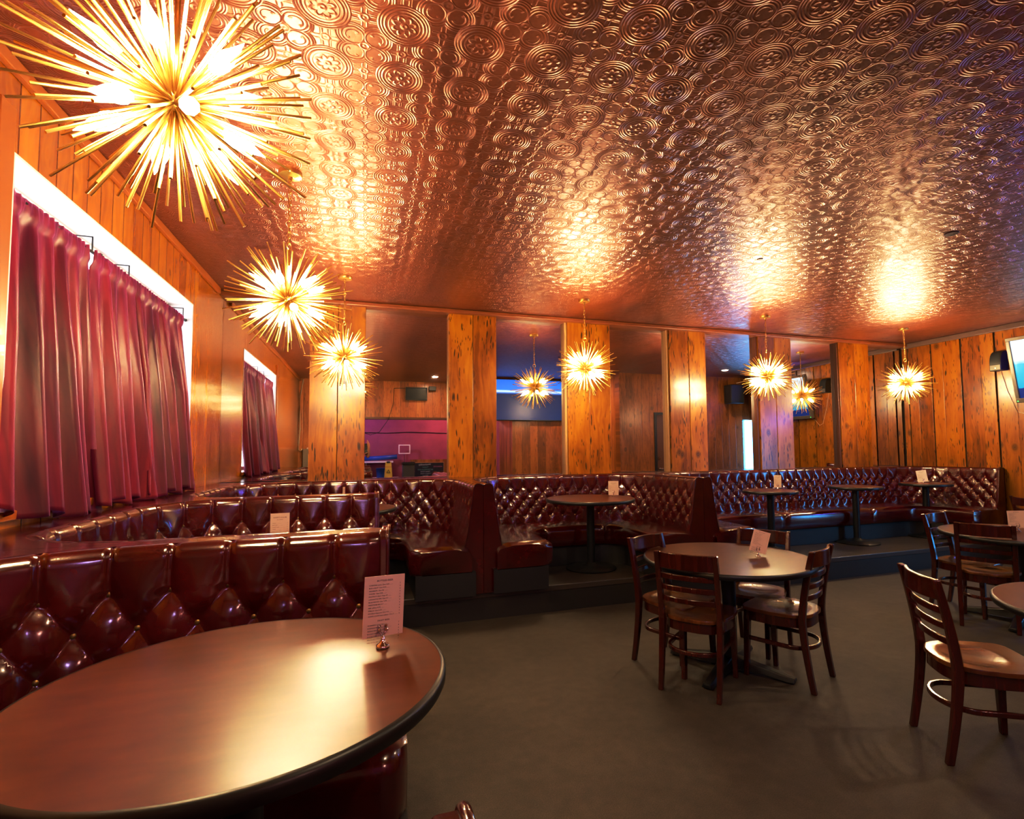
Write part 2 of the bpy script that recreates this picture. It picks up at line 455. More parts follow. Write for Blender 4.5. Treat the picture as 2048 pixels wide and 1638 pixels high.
# back wall: solid wall, mirrors, pilasters of two boards, moulding
m = MB(); m.box(-1.7, 9.2, YB+.012, YB+.25, 0, ZC); struct(m.build('wall_back', MAT['darktrim']))
PIL = [(-.578, -.012), (.909, 1.473), (2.391, 2.980), (3.865, 4.438), (5.341, 5.93), (6.856, 7.462)]
for k, (a, b) in enumerate(PIL):
    m = MB(); sp = a+(b-a)*(.5 if k not in (3,) else .53); y0 = 6.05
    m.box(a, sp-.002, y0, YB+.01, .24, ZC-.03, rnd=random.random()); m.box(sp+.002, b, y0-.004, YB+.01, .24, ZC-.03, rnd=random.random())
    p = struct(m.build('trim_%d' % (10+k), MAT['pilaster'], bevel=.004))
    if k in (2, 3, 4, 5):
        m = MB(); m.box(a-(.035 if k < 5 else .02), a-.002, y0+.02, YB+.01, .24, ZC-.04); m.build('edge_strip', MAT['darktrim'] if k > 3 else MAT['tan'], p, bevel=.003)
gaps = [XL]+[v for p in PIL for v in p]+[8.262]
where = ['between the left wall and the first pine pilaster', 'between the first and second pine pilasters, showing a magenta wall', 'between the second and third pine pilasters, showing a blue screen',
         'between the third and fourth pine pilasters, showing a brown door', 'between the fourth and fifth pine pilasters, showing a bright doorway', 'between the fifth and sixth pine pilasters, showing a wall screen', 'between the last pine pilaster and the right corner']
for k in range(7):
    a, b = gaps[2*k], gaps[2*k+1]
    m = MB(); m.box(a+.001, b-.001, YB-.006, YB+.011, 1.12, ZC-.04)
    tag(m.build('wall_mirror', MAT['mirror']), 'tall wall mirror '+where[k], 'mirror')
m = MB(); m.box(XL, 8.27, 5.99, YB+.01, ZC-.048, ZC); struct(m.build('trim_4', simple('red_brown_trim', (.20, .055, .012), .4), bevel=.01))
# low shelf line behind the booths under the mirrors
m = MB(); m.box(XL, 8.27, 6.04, YB+.01, 1.10, 1.19); struct(m.build('trim_6', MAT['darktrim'], bevel=.004))

# right wall boards with dark gaps
m = MB(); m.box(XR+.02, XR+.2, 3.3, 6.4, 0, ZC); rw = struct(m.build('wall_right', simple('gap_dark', (.012, .006, .004), .8)))
m = MB(); ys = [6.13, 6.03, 5.66, 5.235, 4.80, 4.39, 3.97, 3.62, 3.3]
for k in range(len(ys)-1):
    a, b = ys[k+1], ys[k]-.022
    if b-a > .26:
        mid = a+(b-a)*random.uniform(.4, .62); r0 = random.random()
        m.box(XR-.004*random.random(), XR+.03, a, mid-.001, .0, ZC-.02, rnd=r0); m.box(XR-.004*random.random(), XR+.03, mid+.001, b, .0, ZC-.02, rnd=(r0+.21) % 1)
    else: m.box(XR, XR+.03, a, b, 0, ZC-.02, rnd=random.random())
m.build('board_panel', MAT['rightwood'], rw, bevel=.003)
m = MB(); m.box(XR-.03, XR+.02, 3.3, 6.1, ZC-.075, ZC); struct(m.build('trim_7', MAT['greytrim'], bevel=.008))
# vestibule recess and block on the right behind the camera
m = MB(); m.box(9.0, 9.2, 1.9, 3.3, 0, ZC); m.box(XR+.03, 9.2, 3.3, 3.4, 0, ZC); struct(m.build('wall_vestibule', MAT['rearside']))
m = MB()
m.box(5.16, 6.0, 2.0, 2.2, 0, ZC); m.box(6.0, 6.95, 2.0, 2.2, 2.30, ZC); m.box(6.95, 8.36, 2.0, 2.2, 0, ZC); m.box(8.36, 8.95, 2.0, 2.2, 2.16, ZC); m.box(8.95, 9.2, 2.0, 2.2, 0, ZC)
struct(m.build('wall_block', MAT['rearwood']))
m = MB(); m.box(5.16, 5.3, .55, 2.0, 0, ZC); struct(m.build('wall_block_side', MAT['rearside']))
# door in the block (seen in the mirror)
m = MB(); m.box(6.06, 6.90, 2.10, 2.15, .01, 2.25); d = struct(m.build('door_1', MAT['brown'], bevel=.004))
m = MB(); m.box(6.0, 6.06, 2.06, 2.215, 0, 2.30); m.box(6.90, 6.95, 2.06, 2.215, 0, 2.30); m.box(6.06, 6.90, 2.06, 2.215, 2.25, 2.30); m.build('door_frame', MAT['plast'], d)
m = MB(); m.cyl((6.14, 2.15, 1.29), (6.14, 2.175, 1.29), .03); m.build('deadbolt', MAT['chrome'], d)
m = MB(); m.cyl((6.14, 2.15, 1.06), (6.14, 2.19, 1.06), .026); m.tube([(6.14, 2.195, 1.06), (6.20, 2.20, 1.06), (6.27, 2.20, 1.055)], .011); m.build('door_handle', MAT['chrome'], d, smooth=True)
# open entrance with daylight
m = MB(); m.box(8.36, 8.95, 1.42, 1.44, 0, 2.2); d = struct(m.build('door_2', glow('street_daylight', (.55, .85, 1.0), 9.0)))
m = MB(); m.box(8.36, 8.58, 1.98, 2.0, 0, 2.16); m.build('door_leaf', MAT['greytrim'], d)
m = MB(); m.box(8.30, 8.36, 1.4, 2.0, 0, 2.3); m.box(8.95, 9.0, 1.4, 2.0, 0, 2.3); m.box(8.3, 9.0, 1.4, 2.0, 2.2, 2.3); m.build('door_frame', MAT['white'], d)
# rear walls behind the camera
m = MB(); m.box(3.25, 5.16, .55, .70, 0, ZC); struct(m.build('wall_rear_screen', MAT['rearwood']))
m = MB(); m.box(3.18, 3.25, -.5, .72, 0, ZC); struct(m.build('wall_rear_return', MAT['rearside']))
m = MB(); m.box(-1.7, -.55, -.6, -.45, 0, ZC); m.box(-.55, 3.25, -.6, -.45, 2.29, ZC); struct(m.build('wall_rear', MAT['rearwood']))
m = MB(); m.box(-.55, 3.25, -.62, -.42, 2.25, 2.30); struct(m.build('trim_8', MAT['darktrim']))
m = MB(); m.box(-1.7, 3.5, -3.7, -3.55, 0, ZC); m.box(-1.7, -1.55, -3.6, -.6, 0, ZC); m.box(3.3, 3.5, -3.6, -.6, 0, ZC); struct(m.build('wall_bar', MAT['purple']))
m = MB(); m.box(1.25, 3.3, -3.56, -3.52, 0, 1.25); struct(m.build('trim_9', wood('wainscot_pine', 'x', ((.16, .05, .008), (.32, .12, .02), (.45, .2, .04)), .3, .1, bead=.11, boardw=.11, rough=.4)))

# ================================================================== BOOTHS
def fillet(pts, rad, nl, na):
    """polyline pts with rounded corners -> list of (pos, right normal, length); fixed counts per segment"""
    V = [Vector((p[0], p[1], 0)) for p in pts]; n = len(V); segs = []
    cur = V[0]; out = []
    def add(p, nr):
        out.append((p.copy(), nr.copy()))
    for i in range(1, n):
        d = (V[i]-V[i-1]).normalized(); nr = Vector((d.y, -d.x, 0))
        if i < n-1:
            d2 = (V[i+1]-V[i]).normalized(); r = rad[i-1]; end = V[i]-d*r
        else: end = V[i]
        for k in range(nl[i-1]): add(cur+(end-cur)*k/nl[i-1], nr)
        if i < n-1:
            c = end+nr*r
            a0 = math.atan2(-nr.y, -nr.x)
            for k in range(na):
                a = a0-PI/2*k/na; q = Vector((math.cos(a), math.sin(a), 0))
                add(c+q*r, -q)
            cur = V[i]+d2*r
        else: add(end, nr)
    L = [0.0]
    for a, b in zip(out, out[1:]): L.append(L[-1]+(b[0]-a[0]).length)
    return [(p, nr, l) for (p, nr), l in zip(out, L)]
def counts(pts, rad, step):
    n = []
    for i in range(1, len(pts)):
        l = math.dist(pts[i], pts[i-1])
        if i-2 >= 0: l -= rad[i-2]
        if i-1 < len(rad): l -= rad[i-1]
        n.append(max(2, int(l/step)))
    return n

ZS, ZT = .655, 1.192
def face_profile(t):
    """t 0 (seat) .. 1 (top of face) .. 1.35 (over the roll): offset inward o, height z, outward normal (o,z)"""
    if t <= 1:
        z = ZS-.03+(1.158-ZS+.03)*t
        o = .075*(1-t)**1.1
        return o, z, (math.cos(.14), math.sin(.14))
    a = (t-1)/.35*(PI/2+.35)
    return -.034+.034*math.cos(a), 1.158+.034*math.sin(a), (math.cos(a), math.sin(a))
def tuft(u, z, row0, rs, rows, A):
    """button-tuft relief: u = pitch units, z height"""
    vtop = 1.158-row0
    zb = vtop-(rows-1)*rs
    def diamond(v):
        a = u+v/2; b = u-v/2
        return (abs(math.sin(PI*a))*abs(math.sin(PI*b)))**.42
    if z >= vtop:
        s = abs(math.sin(PI*u))
        k = min(1, (z-vtop)/row0)
        wide = s**.36; crease = 1-math.exp(-(s/.16)**2)
        h = wide*(1-k)+(.80*crease+.10*wide)*k
        dd = (z-vtop)
    elif z > zb:
        v = (vtop-z)/rs; h = diamond(v)
    else:
        off = .5 if (rows-1) % 2 else 0
        s = abs(math.sin(PI*(u+off))); k = min(1, (zb-z)/max(.02, zb-ZS+.03))
        h = s**.42*(1-k*.75)
    # deep pull at the buttons
    best = 9
    v = (vtop-z)/rs
    for j in (math.floor(v), math.floor(v)+1):
        if 0 <= j < rows:
            off = .5 if j % 2 else 0
            du = (u+off)-round(u+off)
            best = min(best, (du/.30)**2+((v-j)/.52)**2)
    return A*h-.55*A*math.exp(-best*1.6)

def make_booth(label, pts, rad, ledge, spacing, row0, rs, rows, dens, A, seat_d, seat_end, seams, ends=(1, 1), maxb=100):
    c = Vector((sum(p[0] for p in pts)/len(pts), sum(p[1] for p in pts)/len(pts), 0))
    root = thing('booth', label, 'booth', (c.x, c.y, .24))
    off = Vector((c.x, c.y, .24))
    step = spacing/dens
    path = fillet(pts, rad, counts(pts, rad, step), max(10, int(rad[0]*PI/2/step)))
    Ltot = path[-1][2]; nt = round(Ltot/spacing); sp = Ltot/nt
    # ---- tufted backrest
    NZ = 46 if dens > 16 else 40
    ts = [k/NZ for k in range(NZ)]+[1+.35*k/8 for k in range(9)]
    m = MB(); rows_ = []
    for (p, nr, l) in path:
        u = l/sp; row = []
        e = min(l, Ltot-l); ef = min(1, e/.05)
        for t in ts:
            o, z, (no, nz) = face_profile(t)
            h = tuft(u, z, row0, rs, rows, A) if t <= 1 else 0
            if t > 1:
                s = abs(math.sin(PI*u)); k = (t-1)/.35
                cr = 1-math.exp(-(s/.16)**2); h = A*(.80*cr+.10*s**.36)*(1-k*.85)
            h *= .35+.65*ef
            q = p+nr*(o+no*h); row.append(Vector((q.x, q.y, z+nz*h))-off)
        rows_.append(row)
    m.grid(rows_)
    m.build('backrest', MAT['leather'], root, smooth=True, recalc=True)
    # ---- buttons
    bl = []
    for j in range(rows):
        z = 1.158-row0-j*rs; t = (z-ZS+.03)/(1.158-ZS+.03)
        o, zz, (no, nz) = face_profile(t)
        for k in range(nt+1):
            l = (k+(.5 if j % 2 else 0))*sp
            if l <= .05 or l >= Ltot-.05: continue
            i = min(range(len(path)), key=lambda i: abs(path[i][2]-l))
            p, nr, _ = path[i]
            q = p+nr*(o-no*A*.50); pos = Vector((q.x, q.y, z))
            toc = Vector((0, 0, 1.5))-pos
            face = nr.dot(toc.normalized()); bl.append((-(1.0 if face > .05 else 0), toc.length, pos, nr))
    bl.sort(key=lambda b: (b[0], b[1]))
    br = .0125 if spacing > .17 else .010
    m = MB(); m.sphere((0, 0, 0), br, 12, 8, (1, 1, .62))
    first = None
    for k, (_, _, pos, nr) in enumerate(bl[:maxb]):
        M = Matrix.Translation(pos-off) @ Vector((0, 0, 1)).rotation_difference(nr+Vector((0, 0, .15))).to_matrix().to_4x4()
        if first is None: b = first = m.build('button', MAT['button'], root, smooth=True)
        else: b = first.copy(); C.objects.link(b)
        b.matrix_local = M
    if len(bl) > maxb:
        m = MB()
        for (_, _, pos, nr) in bl[maxb:]: m.sphere(pos-off, br*.9, 8, 6)
        s = m.build('button', MAT['button'], root, smooth=True); s['kind'] = 'stuff'
    # ---- flat ledge top between the roll and the wall
    lp = fillet(ledge, [.004]*len(rad), counts(pts, rad, step), max(10, int(rad[0]*PI/2/step)))
    m = MB(); rr = []
    for (p, nr, l), (q, _, _) in zip(path, lp):
        a = p-nr*.030; z1 = 1.196
        rr.append([Vector((a.x, a.y, z1-.02))-off, Vector((a.x, a.y, z1))-off, Vector((q.x, q.y, z1))-off, Vector((q.x, q.y, z1-.05))-off])
    m.grid(rr); m.build('ledge', MAT['leather'], root, smooth=True, angle=30)
    # ---- back panel (outer skin) down to the plinth
    m = MB(); rr = []
    for (q, _, _), (p, nr, _) in zip(lp, path):
        b = q+(p-q)*.02
        rr.append([Vector((b.x, b.y, 1.16))-off, Vector((b.x, b.y, .24))-off])
    m.grid(rr); m.build('back_panel', MAT['leather'], root)
    # ---- seat cushions: loft from the back line to a tighter inner front line
    n = len(pts)
    sharp = [Vector((p[0], p[1], 0)) for p in pts]
    dirs = [(sharp[i+1]-sharp[i]).normalized() for i in range(n-1)]
    nrs = [Vector((d.y, -d.x, 0)) for d in dirs]
    inner = []
    for i in range(n):
        if i == 0: q = sharp[0]+nrs[0]*seat_d-dirs[0]*seat_end
        elif i == n-1: q = sharp[-1]+nrs[-1]*seat_d+dirs[-1]*seat_end
        else: q = sharp[i]+nrs[i-1]*seat_d+nrs[i]*seat_d
        inner.append((q.x, q.y))
    st2 = .05; cl = counts(pts, rad, st2)
    opts = [(sharp[0]-dirs[0]*seat_end)]+sharp[1:-1]+[sharp[-1]+dirs[-1]*seat_end]
    op = fillet([(p.x, p.y) for p in opts], rad, cl, 14)
    ri = [max(.16, r-seat_d*.55) for r in rad]
    ip = fillet(inner, ri, cl, 14)
    prof = [(.06, .60), (.10, .645), (.3, .668), (.6, .672), (.85, .668), (.95, .655), (.99, .630), (1.0, .60), (.995, .52), (.985, .46), (.95, .445), (.06, .445)]
    N = len(op); cuts = [0]+[int(N*s) for s in seams]+[N-1]
    for a, b in zip(cuts, cuts[1:]):
        m = MB(); rr = []
        for i in range(a, b+1):
            P, Q = op[i][0], ip[i][0]
            ds = (op[i][2]-op[a][2])/max(1e-6, op[b][2]-op[a][2]); edge = min(ds, 1-ds)*(op[b][2]-op[a][2])
            dz = -.022*math.exp(-(edge/.022)**1.2)
            sh = math.exp(-(edge/.02)**2)*.012
            de = min((op[i][2]-op[0][2]), (op[-1][2]-op[i][2])); sh += .14*max(0, 1-de/.07)**2
            row = []
            for (f, z) in prof:
                q = P+(Q-P)*(f-(sh if f > .9 else 0)); row.append(Vector((q.x, q.y, z+(dz if z > .5 else 0)))-off)
            rr.append(row)
        V = m.grid(rr)
        m.bm.faces.new([v for v in V[0]]); m.bm.faces.new([v for v in reversed(V[-1])])
        m.build('seat_cushion', MAT['leather'], root, smooth=True, angle=60)
    # plinth
    m = MB(); rr = []
    for i in range(N):
        P, Q = op[i][0], ip[i][0]
        e0 = i/(N-1)
        q1 = P+(Q-P)*.90
        rr.append([Vector((P.x, P.y, .45))-off, Vector((q1.x, q1.y, .45))-off, Vector((q1.x, q1.y, .241))-off])
    V = m.grid(rr)
    for r_ in (V[0], V[-1]):
        p3 = Vector((r_[0].co.x, r_[0].co.y, r_[2].co.z)); m.bm.faces.new([r_[0], r_[1], r_[2], m.bm.verts.new(p3)])
    m.build('plinth', MAT['plinth'], root)
    # ---- end panels with piping
    for side in (0, 1):
        if not ends[side]: continue
        p, nr, _ = path[0] if side == 0 else path[-1]
        d = -dirs[0] if side == 0 else dirs[-1]
        thick = abs((Vector((ledge[0][0], ledge[0][1], 0))-sharp[0]).dot(nrs[0])) if side == 0 else abs((Vector((ledge[-1][0], ledge[-1][1], 0))-sharp[-1]).dot(nrs[-1]))
        thick = min(thick, .09)
        pr = [(-thick, .242), (.10, .242), (.088, ZS)]
        for k in range(12):
            t = .25+.75*k/11; o, z, _n = face_profile(t); pr.append((o+.010, z))
        for k in range(1, 8):
            o, z, _n = face_profile(1+.35*k/7); pr.append((o+.010*_n[0], z+.012*_n[1]))
        pr.append((-thick, 1.19))
        m = MB(); A_, B_ = [], []
        for (o, z) in pr:
            q = p+nr*o; A_.append(m.bm.verts.new(Vector((q.x, q.y, z))-off-d*.01)); B_.append(m.bm.verts.new(Vector((q.x, q.y, z))-off+d*.016))
        m.bm.faces.new(A_); m.bm.faces.new(list(reversed(B_)))
        for k in range(len(pr)): m.bm.faces.new((A_[k], A_[(k+1) % len(pr)], B_[(k+1) % len(pr)], B_[k]))
        ep = m.build('end_panel', MAT['leather'], root, bevel=.003)
        m = MB(); m.tube([Vector(((p+nr*o).x, (p+nr*o).y, z))-off+d*.016 for o, z in pr[2:]], .006, 8); m.build('piping', MAT['leather'], ep, smooth=True)
    return root

BX = .065
near = dict(spacing=.166, row0=.108, rs=.112, rows=4, dens=22, A=.021)
far = dict(spacing=.158, row0=.085, rs=.088, rows=5, dens=17, A=.0175)
make_booth('near oxblood tufted booth wrapped around the big foreground table', [(BX, .47), (-1.2, .47), (-1.2, 2.07), (BX, 2.07)], [.5, .5],
           [(BX, .39), (-1.41, .39), (-1.41, 2.149), (BX, 2.149)], seat_d=.52, seat_end=.06, seams=[.33, .66], **near)
make_booth('second oxblood tufted booth along the left wall, beneath the long red curtains', [(BX+.01, 2.23), (-1.2, 2.23), (-1.2, 3.95), (BX+.01, 3.95)], [.45, .45],
           [(BX+.01, 2.151), (-1.41, 2.151), (-1.41, 4.029), (BX+.01, 4.029)], seat_d=.52, seat_end=.06, seams=[.33, .66], **near)
make_booth('corner oxblood tufted booth in front of the two leftmost pine pilasters', [(BX+.01, 4.11), (-1.2, 4.11), (-1.2, 5.89), (.92, 5.89), (.92, 4.62)], [.45, .6, .5],
           [(BX+.01, 4.031), (-1.41, 4.031), (-1.41, 6.05), (.999, 6.05), (.999, 4.62)], seat_d=.57, seat_end=.07, seams=[.2, .42, .66], **far)
make_booth('curved oxblood tufted booth in the middle of the back wall', [(1.08, 4.62), (1.08, 5.92), (3.22, 5.92), (3.22, 4.62)], [.55, .55],
           [(1.001, 4.62), (1.001, 6.05), (3.309, 6.05), (3.309, 4.62)], seat_d=.57, seat_end=.06, seams=[.36, .68], **far)
make_booth('long oxblood tufted booth curving into the right back corner', [(3.40, 4.62), (3.40, 5.92), (8.13, 5.92), (8.13, 4.75)], [.45, .7],
           [(3.311, 4.62), (3.311, 6.05), (8.26, 6.05), (8.26, 4.75)], seat_d=.57, seat_end=.05, seams=[.2, .42, .7], **far)

# ================================================================== TABLES
def make_table(label, loc, r, H, base, rz=0):
    t = thing('pedestal_table' if base == 'disc' else 'cafe_table', label, 'table', loc, rz)
    m = MB(); m.lathe([(0, H-.018), (r-.008, H-.018), (r-.008, H), (0, H)], seg=96)
    m.build('tabletop', MAT['top'], t, smooth=True, angle=40)
    m = MB(); m.lathe([(r-.01, H-.034), (r-.001, H-.034), (r+.003, H-.026), (r+.003, H-.008), (r-.003, H-.0005), (r-.009, H+.0005)], seg=96, caps=False)
    m.build('table_edge', MAT['black'], t, smooth=True, angle=60)
    m = MB(); m.lathe([(.0, H-.035), (.16, H-.035), (.16, H-.05), (.045, H-.06), (.042, H-.10), (.042, .05)], seg=32) if base == 'disc' else m.lathe([(.0, H-.035), (.20, H-.035), (.20, H-.05), (.06, H-.06), (.055, H-.10), (.055, .04)], seg=32)
    m.build('column', MAT['iron'], t, smooth=True, angle=40)
    m = MB()
    if base == 'disc':
        m.lathe([(.26, .001), (.265, .012), (.25, .022), (.12, .034), (.06, .05), (.04, .07)], seg=48); m.build('base', MAT['iron'], t, smooth=True, angle=50)
    else:
        for k in range(4):
            a = k*PI/2; M = Matrix.Rotation(a, 4, 'Z')
            rows = []
            for s_ in (0, .12, .25, .37, .42):
                w = .055-.02*(s_/.42); h = .10-.065*(s_/.42)
                zz = .022 if s_ < .33 else .008
                rows.append([M @ Vector((s_, -w, zz)), M @ Vector((s_, w, zz)), M @ Vector((s_, w*.7, h)), M @ Vector((s_, -w*.7, h))])
            V = m.grid(rows, close_v=True); m.bm.faces.new(V[-1]); m.bm.faces.new(list(reversed(V[0])))
            q = M @ Vector((.39, 0, 0)); m.cyl((q.x, q.y, 0.0), (q.x, q.y, .022), .018, seg=12)
        m.build('base', MAT['iron'], t, bevel=.006)
    return t
make_table('large round foreground table with a tall menu card near its right rim', (-.255, 1.385, .24), .448, .74, 'disc')
make_table('round table hidden inside the second booth along the left wall', (-.43, 3.30, .24), .40, .74, 'disc')
make_table('round table in the corner booth, mostly behind a booth end', (-.17, 5.17, .24), .45, .74, 'disc')
make_table('round pedestal table standing in the curved middle booth', (2.285, 5.17, .24), .47, .74, 'disc')
make_table('small pedestal table at the left end of the long right booth', (4.70, 5.20, .24), .315, .74, 'disc')
make_table('small bare pedestal table in the middle of the long right booth', (6.16, 5.27, .24), .315, .74, 'disc')
make_table('small pedestal table at the right end of the long right booth', (7.50, 5.29, .24), .315, .74, 'disc')
make_table('round table on the open floor with four chairs around it', (2.375, 3.065, 0), .562, .75, 'cross', R(33))
make_table('round table on the floor near the right wall with a menu card', (5.33, 2.99, 0), .56, .75, 'cross', R(20))
make_table('bare round table cut off by the right edge of the photo', (3.34, 1.40, 0), .535, .75, 'cross', R(40))

# ================================================================== CHAIRS
def make_chair(label):
    t = thing('ladderback_chair', label, 'chair', group='dark ladderback chairs')
    # saddle seat
    m = MB(); rows = []; nr, na = 14, 48
    def outline(a):
        c, s_ = math.cos(a), math.sin(a)
        ex = .42 if s_ < 0 else .30
        x = .212*math.copysign(abs(c)**ex*1.0, c) if s_ >= 0 else .205*math.copysign(abs(c)**.62, c)
        y = .205*abs(s_)**.34 if s_ >= 0 else -.215*abs(s_)**.95
        return x, y
    for i in range(nr+1):
        f = i/nr; row = []
        for k in range(na):
            x, y = outline(2*PI*k/na); x *= f; y *= f
            d = math.hypot(x/.155, (y+.035)/.14); dish = -.014*max(0, 1-d**2.2)
            z = .452+dish
            row.append((x, y, z))
        rows.append(row)
    ed = [outline(2*PI*k/na) for k in range(na)]
    rows.append([(x*1.012, y*1.012, .444) for x, y in ed]); rows.append([(x*1.008, y*1.008, .432) for x, y in ed]); rows.append([(x*.9, y*.9, .428) for x, y in ed])
    m.grid(rows[1:], close_v=True)
    m.bm.faces.new([v for v in m.bm.verts[:na]]) if False else None
    cen = m.bm.verts.new((0, 0, .452-.014*max(0, 1-(.035/.14)**2.2))); m.bm.verts.ensure_lookup_table()
    for k in range(na): m.bm.faces.new((m.bm.verts[k], m.bm.verts[(k+1) % na], cen))
    m.build('seat', MAT['seat'], t, smooth=True, angle=55)
    # bent apron below the seat
    m = MB(); ring = [(x*.93, y*.93, .398) for x, y in ed]
    rr = [[(x*.95, y*.95, .430) for x, y in ed], [(x*.955, y*.955, .37) for x, y in ed], [(x*.86, y*.86, .37) for x, y in ed], [(x*.86, y*.86, .430) for x, y in ed]]
    m.grid(rr, close_u=True, close_v=True); m.build('apron', MAT['chair'], t, smooth=True, angle=40)
    # rear posts, curved
    for sx in (-1, 1):
        m = MB(); rows = []
        for k in range(15):
            z = .86*k/14
            if z < .43: y = -.185-.055*((.43-z)/.43)**1.5
            else: y = -.185-.075*((z-.43)/.43)**1.4
            w = .019-.004*abs(z-.43)/.43; dp = .021-.004*abs(z-.43)/.43
            x = sx*(.178+.004*(z/.86))
            rows.append([(x-w, y-dp, z), (x+w, y-dp, z), (x+w, y+dp, z), (x-w, y+dp, z)])
        V = m.grid(rows, close_v=True); m.bm.faces.new(list(reversed(V[0]))); m.bm.faces.new(V[-1])
        m.build('leg', MAT['chair'], t, bevel=.006, seg=3)
        m = MB(); rows = []
        for z, w in ((0, .015), (.2, .018), (.43, .021)):
            x = sx*(.172-.012*(z/.43)+.006); y = .165+.012*(.43-z)/.43
            rows.append([(x-w, y-w, z), (x+w, y-w, z), (x+w, y+w, z), (x-w, y+w, z)])
        V = m.grid(rows, close_v=True); m.bm.faces.new(list(reversed(V[0]))); m.bm.faces.new(V[-1])
        m.build('leg', MAT['chair'], t, bevel=.005)
    def rail(name, z, h, w, bow):
        m = MB(); pts = []
        for k in range(13):
            s_ = -1+2*k/12; zz = z
            y = -.185-.075*((z-.43)/.43)**1.4
            pts.append((s_*.170, y-bow*(1-s_*s_)+.004, zz))
        m.bar(pts, w, h); m.build(name, MAT['chair'], t, smooth=True, angle=45, bevel=.004)
    rail('top_rail', .807, .098, .020, .035)
    for z in (.705, .632, .559): rail('slat', z, .034, .013, .030)
    # bentwood hoop stretcher
    m = MB(); pts = []
    for k in range(25):
        a = PI*.0+PI*k/24
        x = .165*math.cos(a); y = -.09-.125*math.sin(a)
        pts.append((x, y, .245))
    pts = [(.165, .165, .245), (.167, .04, .245)]+pts+[(-.167, .04, .245), (-.165, .165, .245)]
    m.bar(pts, .018, .026); m.build('stretcher', MAT['chair'], t, smooth=True, angle=45, bevel=.004)
    return t
def put_chair(o, mid, f, back=.24):
    n = math.hypot(*f); f = (f[0]/n, f[1]/n)
    o.location = (mid[0]+f[0]*back, mid[1]+f[1]*back, 0); o.rotation_euler.z = math.atan2(f[1], f[0])-PI/2
ch = make_chair('dark ladderback chair with its back to the viewer at the centre table')
spots = [((1.873, 2.80), (.783, .622), .24, None),
         ((2.755, 2.640), (-.444, .896), .24, 'dark ladderback chair at the right of the centre table, light glaring on its seat'),
         ((2.965, 3.37), (-.84, -.544), .26, 'dark ladderback chair behind the centre table, its rail behind the menu card'),
         ((1.985, 3.49), (.378, -.926), .26, 'dark ladderback chair at the far left of the centre table'),
         ((2.714, 1.958), (.857, -.515), .24, 'nearest dark ladderback chair, pulled out from the bare table at the right edge'),
         ((5.19, 3.58), (.18, -.98), .24, 'dark ladderback chair behind the right wall table, blue glint on its rail'),
         ((4.826, 2.945), (.868, .496), .24, 'dark ladderback chair with its back to the viewer at the right wall table'),
         ((7.72, 4.30), (.75, -.66), .24, 'farthest dark ladderback chair, against the right wall past the booth end')]
chairs = [ch]+[copy_tree(ch) for _ in spots[1:]]
for c_, (mid, f, bk, lb) in zip(chairs, spots):
    put_chair(c_, mid, f, bk)
    if lb: c_['label'] = lb

